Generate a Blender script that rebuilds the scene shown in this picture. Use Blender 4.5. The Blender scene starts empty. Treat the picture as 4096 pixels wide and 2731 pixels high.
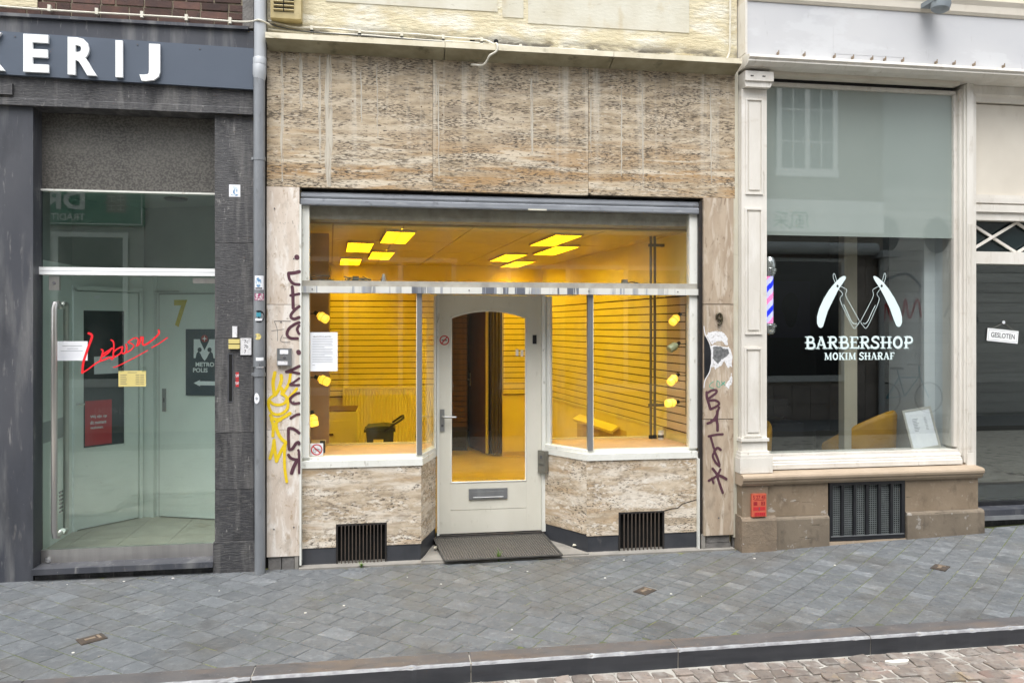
import bpy, bmesh, math, random
from mathutils import Vector, Matrix
random.seed(11)
SC = bpy.context.scene
COL = SC.collection
R = math.radians
# ---------------------------------------------------------------- camera, sky, sun, exposure
cam_d = bpy.data.cameras.new("camera"); cam = bpy.data.objects.new("camera", cam_d); COL.objects.link(cam)
cam.location = (0, -6.4, 1.95)
cam.rotation_euler = (R(90), 0, R(-8.7))
cam_d.sensor_width = 36; cam_d.lens = 36*3076/4096; cam_d.shift_y = -0.01404
cam_d.clip_start = .05; cam_d.clip_end = 400
SC.camera = cam
W = bpy.data.worlds.new("World"); SC.world = W; W.use_nodes = True
wn = W.node_tree; bgn = wn.nodes["Background"]
sky = wn.nodes.new("ShaderNodeTexSky"); sky.sky_type = 'NISHITA'; sky.sun_disc = False
SUN_EL, SUN_AZ = 66, 200          # degrees; azimuth from +y towards +x: high, behind the camera
sky.sun_elevation = R(SUN_EL); sky.sun_rotation = R(SUN_AZ); sky.dust_density = 3; sky.air_density = 1
hs = wn.nodes.new("ShaderNodeHueSaturation"); hs.inputs["Saturation"].default_value = .25   # overcast: nearly grey sky
wn.links.new(sky.outputs[0], hs.inputs["Color"]); wn.links.new(hs.outputs[0], bgn.inputs[0]); bgn.inputs[1].default_value = .135
sl = bpy.data.lights.new("sun", 'SUN'); sl.energy = 1.2; sl.angle = R(50); sl.color = (1, .985, .96)
so = bpy.data.objects.new("sun", sl); COL.objects.link(so)
sd = Vector((math.sin(R(SUN_AZ))*math.cos(R(SUN_EL)), math.cos(R(SUN_AZ))*math.cos(R(SUN_EL)), math.sin(R(SUN_EL))))
so.rotation_euler = sd.to_track_quat('Z', 'Y').to_euler(); so.location = (0, -6, 12)
vs = SC.view_settings; vs.view_transform = 'Standard'; vs.look = 'None'; vs.exposure = 1.48; vs.gamma = 1
SC.render.engine = 'CYCLES'
SC.cycles.max_bounces = 10; SC.cycles.transparent_max_bounces = 24; SC.cycles.diffuse_bounces = 5; SC.cycles.glossy_bounces = 4
SC.cycles.use_denoising = True; SC.cycles.sample_clamp_indirect = 6; SC.cycles.caustics_reflective = False

# ---------------------------------------------------------------- materials
MATS = {}
class NT:
    def __init__(s, name):
        m = bpy.data.materials.new(name); m.use_nodes = True
        s.m, s.t = m, m.node_tree; s.t.nodes.clear(); MATS[name] = m
        s.out = s.n("ShaderNodeOutputMaterial"); s.pos = None
    def n(s, typ, ins=None, **props):
        x = s.t.nodes.new(typ)
        for k, v in props.items(): setattr(x, k, v)
        for k, v in (ins or {}).items():
            if hasattr(v, "is_output"): s.t.links.new(v, x.inputs[k])
            else: x.inputs[k].default_value = v
        return x
    def P(s):
        if not s.pos: s.pos = s.n("ShaderNodeNewGeometry").outputs["Position"]
        return s.pos
    def scaled(s, sc, off=None):
        i = {"Vector": s.P(), "Scale": sc}
        if off is not None: i["Location"] = off
        return s.n("ShaderNodeMapping", i).outputs[0]
    def noise(s, sc, detail=5, rough=.55, dist=0, off=None):
        return s.n("ShaderNodeTexNoise", {"Vector": s.scaled(sc, off), "Scale": 1.0, "Detail": detail, "Roughness": rough, "Distortion": dist}).outputs["Fac"]
    def mr(s, v, a, b, c=0., d=1.):
        return s.n("ShaderNodeMapRange", {0: v, 1: a, 2: b, 3: c, 4: d}).outputs[0]
    def mul(s, a, b): return s.n("ShaderNodeMath", {0: a, 1: b}, operation='MULTIPLY').outputs[0]
    def add(s, a, b): return s.n("ShaderNodeMath", {0: a, 1: b}, operation='ADD').outputs[0]
    def mix(s, f, a, b, mode='MIX'):
        x = s.n("ShaderNodeMix", data_type='RGBA', blend_type=mode)
        for k, v in ((0, f), (6, a), (7, b)):
            if hasattr(v, "is_output"): s.t.links.new(v, x.inputs[k])
            else: x.inputs[k].default_value = v if k == 0 else (*v[:3], 1)
        return x.outputs[2]
    def end(s, sh): s.t.links.new(sh, s.out.inputs[0]); return s.m
def surf(name, c1, c2=None, s=(3, 3, 3), d=5, layers=(), rough=.7, bump=0, bs=(40, 40, 40), metal=0, tone=0, spec=.4, coat=0, lo=.35, hi=.65, emit=None, objr=0, bd=.004, dist=0., coat_ior=1.5):
    """c1-c2 blended by noise; layers = (colour, noise scale, lo, hi, amount[, z range]); tone = strength of a per-piece tone"""
    N = NT(name); off = None
    if objr:
        oi = N.n("ShaderNodeObjectInfo").outputs["Random"]
        off = N.n("ShaderNodeCombineXYZ", {0: N.mul(oi, 37.), 1: N.mul(oi, 91.), 2: N.mul(oi, 53.)}).outputs[0]
    col = (*c1, 1)
    if c2: col = N.mix(N.mr(N.noise(s, d, off=off), lo, hi), c1, c2)
    for L in layers:
        f = N.mul(N.mr(N.noise(L[1], 6, .6, dist, off=off), L[2], L[3]), L[4])
        if len(L) > 6: f = N.mul(f, N.mr(N.noise(L[6], 3, .5, off=off), .42, .58))
        if len(L) > 5 and L[5]:
            z = N.n("ShaderNodeSeparateXYZ", {0: N.P()}).outputs[2]
            f = N.mul(f, N.mr(z, L[5][0], L[5][1]))
        col = N.mix(f, col, L[0])
    if tone:
        a = N.n("ShaderNodeAttribute", attribute_name="tone").outputs["Fac"]
        v = N.mr(a, 0, 1, 1-tone, 1+tone)
        col = N.mix(1., col, N.n("ShaderNodeCombineColor", {0: v, 1: v, 2: v}).outputs[0], 'MULTIPLY')
    b = N.n("ShaderNodeBsdfPrincipled", {"Base Color": col, "Roughness": rough, "Metallic": metal, "Specular IOR Level": spec, "Coat Weight": coat, "Coat Roughness": .02, "Coat IOR": coat_ior})
    if bump:
        bn = N.n("ShaderNodeBump", {"Strength": bump, "Distance": bd, "Height": N.noise(bs, 6, .65)})
        N.t.links.new(bn.outputs[0], b.inputs["Normal"])
    if emit:
        b.inputs["Emission Color"].default_value = (*emit[0], 1); b.inputs["Emission Strength"].default_value = emit[1]
    return N.end(b.outputs[0])
def glass(name, tint=(.9, .94, .92), gain=1.0, smear=0):
    N = NT(name)
    bf = N.n("ShaderNodeNewGeometry").outputs["Backfacing"]
    ior = N.mr(bf, 0, 1, 1.5, 1/1.5)
    f = N.mul(N.n("ShaderNodeFresnel", {"IOR": ior}).outputs[0], gain)
    tr = N.n("ShaderNodeBsdfTransparent", {"Color": (*tint, 1)}).outputs[0]
    if smear:
        df = N.n("ShaderNodeBsdfDiffuse", {"Color": (.5, .5, .48, 1)}).outputs[0]
        k = N.mul(N.mr(N.noise((3, 3, 1.5), 6, .65), .5, .8), smear)
        tr = N.n("ShaderNodeMixShader", {0: k, 1: tr, 2: df}).outputs[0]
    gl = N.n("ShaderNodeBsdfGlossy", {"Roughness": 0.0, "Color": (.95, 1, .97, 1)}).outputs[0]
    return N.end(N.n("ShaderNodeMixShader", {0: f, 1: tr, 2: gl}).outputs[0])
def emis(name, c, st):
    N = NT(name); return N.end(N.n("ShaderNodeEmission", {"Color": (*c, 1), "Strength": st}).outputs[0])

PIT = (.07, .055, .042)
surf("trav_head", (.53, .435, .31), (.36, .285, .19), (5, 5, 26), d=8, lo=.36, hi=.64, layers=[
    ((.60, .52, .40), (1.4, 1.4, 12), .50, .62, .6), ((.38, .225, .09), (.8, .8, 9), .45, .57, .8, (3.68, 3.25)), ((.66, .59, .47), (1.2, 1.2, 13), .55, .61, .75, (3.6, 3.4)),
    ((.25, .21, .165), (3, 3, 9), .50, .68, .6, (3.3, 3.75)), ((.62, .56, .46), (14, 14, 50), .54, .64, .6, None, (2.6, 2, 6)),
    ((.13, .10, .065), (12, 12, 70), .53, .60, .85, None, (1.8, 1.5, 6)), (PIT, (30, 30, 150), .50, .57, .95, None, (2.4, 2, 10)), (PIT, (19, 19, 90), .59, .625, .95),
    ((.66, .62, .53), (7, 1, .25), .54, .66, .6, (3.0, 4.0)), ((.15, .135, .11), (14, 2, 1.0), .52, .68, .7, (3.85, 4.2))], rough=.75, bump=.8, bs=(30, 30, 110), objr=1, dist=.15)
surf("trav_base", (.60, .505, .385), (.40, .32, .225), (7, 7, 22), d=8, lo=.36, hi=.64, layers=[
    ((.74, .685, .60), (1.8, 1.8, 10), .50, .60, .7), ((.43, .295, .165), (1.3, 1.3, 9), .55, .64, .6), ((.26, .21, .155), (16, 16, 36), .51, .61, .75, None, (2, 2, 7)),
    ((.80, .76, .69), (18, 18, 40), .53, .61, .7, None, (2.3, 2, 8)), (PIT, (34, 34, 90), .54, .59, .85, None, (3, 3, 8)), ((.30, .25, .195), (2.5, 2.5, 4), .58, .76, .45)], rough=.6, bump=.6, bs=(30, 30, 80), objr=1, dist=.2)
surf("trav_pale", (.66, .59, .515), (.55, .465, .385), (10, 4, 3), layers=[
    ((.76, .72, .67), (14, 6, 4), .50, .62, .8), ((.40, .30, .20), (30, 12, 12), .56, .64, .75, None, (4, 3, 3)), ((.32, .27, .215), (9, 6, 6), .56, .72, .6), ((.16, .13, .1), (60, 40, 40), .64, .68, .7)], rough=.6, bump=.4, bs=(50, 30, 20), objr=1, dist=.6)
surf("trav_tan", (.45, .365, .275), (.345, .265, .19), (10, 4, 2), layers=[
    ((.58, .51, .42), (18, 5, 3), .50, .62, .8), ((.21, .15, .10), (28, 10, 10), .56, .64, .8, None, (4, 3, 3)), ((.25, .205, .155), (7, 6, 4), .53, .70, .65)], rough=.6, bump=.4, bs=(50, 30, 14), objr=1, dist=.6)
surf("bluestone", (.042, .042, .046), (.066, .066, .070), (3, 3, 1.5), layers=[
    ((.165, .16, .155), (9, 4, .9), .50, .64, .7), ((.020, .020, .023), (6, 6, 2.5), .52, .64, .8), ((.12, .117, .112), (24, 24, 170), .50, .62, .6), ((.32, .31, .295), (40, 30, 14), .64, .69, .45)], rough=.55, bump=1.0, bs=(16, 20, 140), objr=1, dist=.3, bd=.007)
surf("bluestone_smooth", (.046, .050, .062), (.074, .077, .088), (1.8, 1.8, .8), layers=[
    ((.19, .19, .19), (6, 3, .8), .52, .68, .65), ((.30, .29, .28), (26, 12, 4), .60, .70, .5), ((.026, .028, .034), (3.5, 3, 1), .52, .70, .65), ((.5, .48, .45), (40, 40, 30), .69, .72, .6)], rough=.45, bump=.2, bs=(30, 30, 30))
surf("plinth_black", (.035, .038, .045), (.055, .058, .066), (4, 4, 4), layers=[((.2, .19, .17), (12, 12, 6), .66, .8, .5)], rough=.4, bump=.15)
surf("brick", (.105, .055, .042), (.07, .042, .038), (9, 9, 9), layers=[((.03, .026, .025), (14, 14, 14), .58, .7, .7), ((.22, .17, .13), (25, 25, 25), .66, .74, .5)], rough=.85, bump=.8, bs=(60, 60, 60), tone=.45)
surf("mortar", (.33, .28, .2), (.2, .17, .13), (8, 8, 8), rough=.95, bump=.7, bs=(120, 120, 120))
surf("mortar_grey", (.2, .19, .18), (.13, .125, .12), (8, 8, 8), rough=.95, bump=.9, bs=(50, 50, 50), bd=.01)
surf("plaster", (.64, .585, .42), (.56, .49, .325), (2.2, 2.2, 3.4), layers=[
    ((.70, .68, .585), (2.4, 1, 5), .48, .60, .85), ((.48, .38, .21), (3.4, 2, 7), .56, .70, .6), ((.11, .10, .08), (3, 3, 9), .40, .54, .95, (4.43, 4.34)), ((.27, .24, .17), (8, 5, 40), .62, .68, .8, None, (2, 2, 3)), ((.36, .35, .26), (5, 3, 2), .6, .74, .5)], rough=.9, bump=1.0, bs=(12, 12, 34), bd=.016, dist=.3)
surf("plaster_pale", (.60, .585, .50), (.52, .49, .39), (3, 3, 2), layers=[((.46, .38, .23), (5, 4, 3), .56, .7, .6), ((.3, .27, .2), (9, 6, 30), .63, .7, .6)], rough=.9, bump=.6, bs=(20, 20, 50))
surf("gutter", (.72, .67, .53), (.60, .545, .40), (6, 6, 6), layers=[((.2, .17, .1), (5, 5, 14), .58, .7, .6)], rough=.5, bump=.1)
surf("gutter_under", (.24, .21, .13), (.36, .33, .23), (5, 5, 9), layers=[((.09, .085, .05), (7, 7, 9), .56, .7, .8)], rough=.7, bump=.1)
surf("cream_paint", (.70, .675, .62), (.61, .58, .525), (3, 3, 1.2), layers=[((.36, .31, .245), (18, 14, 4), .60, .74, .6), ((.78, .76, .72), (9, 9, 2), .54, .68, .6), ((.22, .18, .14), (30, 30, 5), .68, .73, .6), ((.45, .39, .31), (5, 4, 9), .60, .74, .5)], rough=.42, bump=.3, bs=(40, 40, 10))
surf("cream_panel", (.66, .615, .53), (.60, .555, .475), (2, 2, 2), layers=[((.45, .40, .32), (4, 4, 2), .58, .76, .5)], rough=.55, bump=.05)
surf("fascia_paint", (.46, .468, .485), (.52, .523, .53), (.9, 1, 1.6), layers=[((.56, .57, .58), (1.2, 1, 3), .55, .59, .6), ((.38, .39, .43), (2, 2, 5), .60, .76, .5), ((.3, .29, .28), (14, 14, 5), .66, .74, .4)], rough=.5, bump=.08, bs=(12, 12, 50))
surf("frame_white", (.76, .765, .72), (.67, .675, .62), (5, 5, 2), layers=[((.32, .30, .24), (22, 22, 9), .61, .70, .65), ((.82, .82, .79), (9, 9, 4), .55, .7, .5), ((.2, .18, .15), (50, 50, 30), .69, .73, .6)], rough=.45, bump=.2)
surf("transom_worn", (.66, .66, .62), (.58, .58, .54), (6, 6, 2), layers=[((.10, .11, .14), (11, 1, .3), .50, .515, .95, None, (2.2, 1, .3)), ((.30, .32, .36), (22, 1, .6), .56, .60, .8)], rough=.35, bump=.05)
surf("door_paint", (.67, .655, .575), (.61, .595, .515), (3, 3, 2), layers=[((.40, .375, .30), (20, 20, 8), .62, .74, .55), ((.3, .28, .23), (40, 40, 40), .68, .72, .5)], rough=.4, bump=.15, bs=(40, 40, 10))
surf("tan_paint", (.27, .21, .148), (.215, .165, .113), (3.5, 3.5, 3.5), layers=[((.40, .37, .33), (7, 7, 11), .63, .65, .85), ((.14, .105, .075), (10, 10, 6), .54, .70, .7), ((.06, .047, .035), (3, 3, 50), .655, .67, .8), ((.36, .30, .225), (16, 16, 16), .6, .7, .5)], rough=.55, bump=.5, bs=(25, 25, 25))
surf("tan_ledge", (.42, .335, .25), (.36, .285, .205), (5, 5, 5), layers=[((.68, .64, .58), (9, 9, 14), .66, .72, .7), ((.25, .19, .14), (12, 12, 20), .62, .72, .5)], rough=.5, bump=.2)
surf("tan_foot", (.205, .168, .125), (.155, .127, .095), (4, 4, 4), layers=[((.36, .34, .31), (14, 14, 14), .62, .67, .7), ((.085, .07, .055), (9, 9, 5), .54, .68, .7), ((.06, .047, .035), (4, 4, 40), .65, .67, .7)], rough=.75, bump=.7, bs=(30, 30, 30))
surf("tan_rough", (.17, .135, .10), (.24, .185, .13), (6, 6, 6), layers=[((.45, .43, .4), (30, 30, 30), .66, .7, .8), ((.09, .075, .06), (7, 7, 7), .58, .72, .7)], rough=.85, bump=.8, bs=(35, 35, 35), bd=.008)
surf("steel", (.38, .39, .40), (.30, .31, .32), (9, 9, 2), rough=.38, metal=.75, layers=[((.12, .12, .12), (9, 9, 9), .62, .8, .5)])
surf("steel_bright", (.62, .6, .57), (.52, .5, .48), (20, 20, 2), rough=.28, metal=.9)
surf("zinc", (.27, .285, .30), (.20, .212, .228), (9, 9, 2), layers=[((.14, .145, .15), (22, 22, 7), .6, .72, .6), ((.45, .46, .47), (20, 20, 5), .62, .75, .5)], rough=.5, metal=.3, bump=.05)
surf("zinc_pale", (.46, .48, .50), (.38, .40, .42), (9, 9, 2), layers=[((.2, .2, .2), (14, 14, 3), .64, .8, .4)], rough=.5, metal=.15)
surf("shutter", (.30, .32, .35), (.22, .235, .26), (3, 3, 9), layers=[((.09, .09, .1), (9, 9, 12), .6, .68, .6), ((.45, .46, .48), (5, 5, 20), .62, .7, .5)], rough=.5, metal=.2, bump=.1)
surf("black_metal", (.018, .017, .017), (.03, .026, .024), (9, 9, 9), layers=[((.10, .045, .02), (14, 14, 14), .6, .72, .6)], rough=.5, bump=.1)
surf("rust_bar", (.055, .045, .038), (.08, .06, .045), (14, 14, 14), rough=.75, bump=.2)
surf("dark_void", (.006, .006, .006), rough=.9)
surf("perforated", (.22, .245, .245), (.16, .18, .18), (9, 9, 9), rough=.45, metal=.3)
surf("black_paint", (.014, .015, .018), (.022, .023, .026), (9, 9, 9), rough=.3)
surf("slab", (.125, .135, .143), (.099, .108, .116), (6, 6, 6), layers=[((.185, .194, .20), (16, 16, 16), .50, .66, .6), ((.060, .063, .067), (30, 30, 30), .54, .70, .6), ((.105, .096, .08), (1.1, 1.1, 1), .48, .66, .55), ((.38, .38, .37), (80, 80, 80), .66, .70, .55), ((.25, .257, .26), (5, 22, 9), .62, .69, .6), ((.045, .045, .047), (2.2, 2.2, 2), .60, .72, .5), ((.26, .26, .25), (24, 24, 24), .70, .715, .7)], rough=.6, bump=.6, bs=(110, 110, 110), tone=.42)
surf("slab_joint", (.075, .078, .076), (.105, .104, .095), (9, 9, 9), layers=[((.11, .135, .04), (1.6, 1.6, 1.6), .48, .58, .85), ((.24, .26, .08), (9, 9, 9), .52, .60, .85, None, (1.2, 1.2, 1))], rough=.95, bump=.5)
surf("kerb_stone", (.105, .100, .100), (.078, .077, .08), (5, 5, 5), layers=[((.15, .115, .09), (1.6, 6, 3), .48, .62, .6), ((.24, .23, .22), (30, 30, 30), .62, .7, .6), ((.42, .41, .38), (45, 45, 45), .70, .73, .6), ((.045, .045, .05), (6, 14, 14), .55, .68, .5)], rough=.5, bump=.3, bs=(60, 60, 60))
surf("kerb_face", (.042, .046, .054), (.060, .064, .074), (2, 2, 12), layers=[((.028, .03, .036), (3, 3, 20), .52, .7, .6)], rough=.5, bump=.15, bs=(12, 12, 60))
surf("kerb_edge", (.34, .35, .36), (.2, .2, .21), (14, 14, 14), rough=.55, bump=.2)
surf("sett", (.225, .188, .160), (.175, .152, .135), (12, 12, 12), layers=[((.31, .295, .27), (10, 10, 10), .50, .66, .75), ((.32, .24, .135), (2.6, 2.6, 2.6), .58, .64, .6), ((.075, .067, .062), (30, 30, 30), .56, .68, .6), ((.25, .165, .135), (3.1, 3.1, 3.1), .6, .66, .6)], rough=.7, bump=.8, bs=(50, 50, 50), tone=.34, bd=.006)
surf("sett_joint", (.44, .425, .39), (.34, .325, .29), (7, 7, 7), layers=[((.1, .09, .08), (6, 6, 6), .58, .64, .85)], rough=.95, bump=.6, bs=(60, 60, 60))
surf("concrete", (.27, .255, .23), (.21, .2, .18), (6, 6, 6), layers=[((.12, .11, .1), (7, 7, 7), .58, .75, .6)], rough=.85, bump=.4, bs=(60, 60, 60))
surf("rubber", (.045, .043, .040), (.07, .066, .06), (20, 20, 20), rough=.75)
surf("dust_floor", (.36, .33, .28), (.26, .235, .2), (20, 20, 20), rough=.9)
surf("sign_board", (.085, .105, .138), (.078, .096, .127), (2, 2, 2), rough=.4)
surf("sign_white", (.86, .88, .88), rough=.4)
surf("vest_wall", (.80, .85, .82), (.75, .80, .77), (3, 3, 3), layers=[((.3, .3, .28), (9, 9, 18), .70, .76, .5)], rough=.45, bump=.04)
surf("vest_dim", (.31, .335, .32), (.27, .295, .28), (3, 3, 3), rough=.6)  # darker copy of the wall colour, paints in the dimness above the doors
surf("vest_line", (.42, .44, .42), rough=.6)
surf("vest_floor", (.42, .38, .31), (.35, .31, .25), (6, 6, 6), layers=[((.2, .18, .15), (9, 9, 9), .62, .78, .5)], rough=.45, bump=.05)
surf("navy", (.012, .035, .055), (.014, .04, .062), (3, 3, 3), rough=.35)
surf("dark_glass", (.010, .020, .022), rough=.06, coat=.3)
surf("red_print", (.50, .03, .035), rough=.5)
surf("red_paint", (.85, .02, .03), rough=.45, emit=None)
surf("yellow_print", (.58, .46, .02), rough=.5)
surf("yellow_card", (.66, .56, .22), (.62, .52, .2), (6, 6, 6), rough=.4)
surf("paper", (.84, .86, .89), (.76, .78, .83), (12, 12, 12), rough=.7)
surf("ink", (.10, .10, .11), rough=.7)
surf("ink_grey", (.34, .36, .39), rough=.7)
surf("purple_spray", (.075, .028, .042), (.10, .042, .058), (30, 30, 30), rough=.5)
surf("yellow_spray", (.72, .50, .008), (.78, .58, .03), (30, 30, 30), rough=.5)
surf("green_spray", (.10, .36, .26), rough=.6)
surf("pencil_mark", (.26, .24, .22), rough=.7)
surf("white_sticker", (.78, .78, .79), (.66, .66, .68), (60, 60, 60), rough=.5, layers=[((.40, .38, .36), (30, 30, 30), .58, .66, .6), ((.2, .19, .18), (55, 55, 55), .66, .7, .6)])
surf("grey_sticker", (.22, .23, .23), (.10, .10, .105), (45, 45, 45), rough=.4)
surf("blue_sticker", (.12, .26, .45), (.62, .70, .74), (40, 40, 40), rough=.4, lo=.45, hi=.55)
surf("magenta_sticker", (.30, .03, .12), (.60, .55, .56), (60, 60, 60), rough=.4, lo=.45, hi=.55)
surf("black_sticker", (.02, .022, .025), rough=.35)
surf("teal_print", (.06, .28, .36), rough=.4)
surf("cable_white", (.66, .64, .56), (.55, .52, .43), (30, 30, 30), rough=.5)
surf("cable_dark", (.05, .05, .045), rough=.6)
surf("vent_plastic", (.46, .38, .2), (.35, .28, .13), (7, 7, 7), layers=[((.12, .1, .06), (12, 12, 12), .6, .75, .5)], rough=.6)
surf("grey_box", (.17, .165, .14), (.14, .135, .115), (9, 9, 9), rough=.45)
surf("bronze", (.10, .085, .05), (.06, .05, .032), (20, 20, 20), rough=.4, metal=.6)
surf("orange_plastic", (.56, .115, .065), (.50, .10, .055), (9, 9, 9), rough=.55)
surf("orange_dark", (.30, .02, .025), rough=.6)
surf("weed_green", (.10, .20, .03), (.16, .27, .05), (40, 40, 40), rough=.6)
surf("litter_white", (.62, .60, .55), rough=.8)
# interior of the lit shop
surf("shop_wall", (.82, .72, .34), (.78, .68, .31), (2, 2, 2), rough=.6)
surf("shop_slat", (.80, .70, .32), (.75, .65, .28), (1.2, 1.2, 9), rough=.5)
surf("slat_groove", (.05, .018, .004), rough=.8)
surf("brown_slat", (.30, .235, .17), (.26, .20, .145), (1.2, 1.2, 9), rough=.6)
surf("daylit_slat_and_card", (.62, .50, .36), (.57, .45, .32), (1.2, 1.2, 9), rough=.6)  # window-side slats: daylight painted in as beige; also the plain card colour
surf("shop_ceiling", (.62, .52, .25), (.59, .49, .23), (4, 4, 4), rough=.8)
surf("ceiling_grid", (.36, .25, .12), rough=.7)
surf("shop_floor", (.58, .44, .18), (.52, .39, .15), (3, 9, 3), rough=.35, bump=.02)
surf("shelf_board", (.62, .42, .26), (.56, .37, .22), (8, 8, 8), rough=.5)
surf("panel_brown", (.52, .37, .23), (.47, .33, .20), (1, 1, 14), rough=.6)
surf("soffit_dust", (.40, .38, .33), (.30, .28, .24), (12, 12, 12), rough=.8)
surf("bin_green", (.035, .045, .018), (.045, .055, .022), (9, 9, 9), rough=.45)
surf("white_lacquer", (.78, .72, .42), rough=.4)
surf("wood_dark", (.12, .055, .02), (.085, .038, .014), (14, 14, 1.5), rough=.5)
surf("wood_black", (.028, .020, .014), (.02, .014, .01), (2, 2, 12), rough=.6)
surf("curtain", (.10, .075, .04), (.065, .05, .03), (30, 30, 2), rough=.85)
surf("lamp_black", (.015, .015, .015), rough=.4)
surf("lamp_glass_off", (.30, .34, .22), (.38, .42, .28), (9, 9, 60), rough=.2)
surf("pole_steel", (.20, .18, .12), rough=.4, metal=.4)
emis("panel_light", (1.0, .735, .03), 9.5)
surf("louvre_yellow", (.80, .58, .10), rough=.5)
surf("lamp_light", (.8, .6, .2), rough=.3, emit=((1.0, .56, .04), .55))
surf("lamp_ring", (.6, .3, .05), rough=.3, emit=((1.0, .42, .01), .25))
# barber
surf("salon_wall", (.020, .021, .022), (.026, .027, .028), (2, 2, 2), rough=.8)
surf("salon_floor", (.045, .043, .04), (.06, .057, .052), (2, 2, 2), rough=.4)
surf("salon_column", (.50, .46, .36), rough=.6)
surf("salon_white", (.62, .66, .68), rough=.5)
surf("platform", (.024, .025, .03), rough=.3)
surf("mustard", (.46, .24, .010), (.38, .19, .008), (6, 6, 6), rough=.5, bump=.1, bs=(60, 60, 60))
surf("grey_basin", (.16, .20, .22), rough=.3)
surf("poster_dark", (.022, .018, .05), rough=.3)
surf("poster_head", (.006, .006, .012), rough=.3)
surf("film", (.255, .305, .28), (.24, .29, .265), (.8, .8, .8), rough=.7, coat=1.0, spec=.3, coat_ior=2.5)
surf("wood_leg", (.30, .15, .05), rough=.5)
surf("decal_white", (.70, .84, .84), rough=.5)
surf("decal_shadow", (.25, .32, .32), rough=.5)
surf("chrome", (.78, .78, .78), rough=.22, metal=.85)
surf("stripe_white", (.62, .60, .85), rough=.3, emit=((.55, .52, 1), .5))
surf("stripe_blue", (.01, .02, .80), rough=.3, emit=((.01, .03, 1), .6))
surf("stripe_red", (.8, .15, .4), rough=.3, emit=((1, .25, .55), .5))
surf("price_frame", (.50, .49, .45), rough=.35, metal=.2)
surf("lamp_grey", (.20, .23, .25), rough=.45)
# across the street
surf("opp_brick", (.30, .27, .23), (.22, .195, .165), (5, 5, 14), rough=.9, bump=.3)
surf("opp_plaster", (.50, .50, .47), (.44, .44, .42), (2, 2, 2), rough=.9)
surf("opp_white", (.78, .79, .77), (.70, .71, .69), (3, 3, 3), rough=.6)
surf("opp_tile", (.26, .225, .205), (.21, .185, .17), (6, 6, 6), rough=.5, tone=.15)
surf("opp_plank", (.70, .69, .65), (.60, .59, .56), (1, 1, 9), rough=.7, tone=.1)
surf("opp_green", (.04, .22, .14), rough=.5)
surf("opp_grey", (.42, .44, .45), rough=.5)
surf("opp_roof", (.10, .09, .085), rough=.8)
glass("glass_clear", (.93, .96, .94), 1.0, .10)
glass("glass_green", (.935, .985, .965), 1.7, .03)
glass("glass_amber", (.97, .97, .95), 1.0, .07)
glass("glass_dark", (.955, .975, .97), 2.0, .0)
def _lime():
    N = NT("lime_stain")
    k = N.mul(N.mr(N.noise((40, 1, 3), 5, .6), .30, .55), .68)
    d = N.n("ShaderNodeBsdfDiffuse", {"Color": (.66, .62, .53, 1)}).outputs[0]
    N.end(N.n("ShaderNodeMixShader", {0: k, 1: N.n("ShaderNodeBsdfTransparent").outputs[0], 2: d}).outputs[0])
_lime()
surf("opp_pane", (.02, .022, .025), rough=.05, coat=1)
def _blind():
    N = NT("ribbed_blind")
    wv = N.n("ShaderNodeTexWave", {"Vector": N.P(), "Scale": 38.0, "Distortion": 0.0}, wave_type='BANDS', bands_direction='X').outputs["Fac"]
    k = N.noise((60, 8, 70), 2, .5)
    k2 = N.noise((1.5, 1, 2.5), 3, .5)
    c = N.mix(N.mr(k, .4, .6), (.070, .066, .058), (.165, .155, .138))
    c = N.mix(N.mul(wv, .45), c, (.03, .028, .025))
    c = N.mix(N.mr(k2, .45, .7, 0, .35), c, (.2, .19, .17))
    b = N.n("ShaderNodeBsdfPrincipled", {"Base Color": c, "Roughness": .5, "Coat Weight": .25})
    bm_ = N.n("ShaderNodeBump", {"Strength": .5, "Distance": .004, "Height": wv}); N.t.links.new(bm_.outputs[0], b.inputs["Normal"])
    N.end(b.outputs[0])
_blind()

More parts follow.
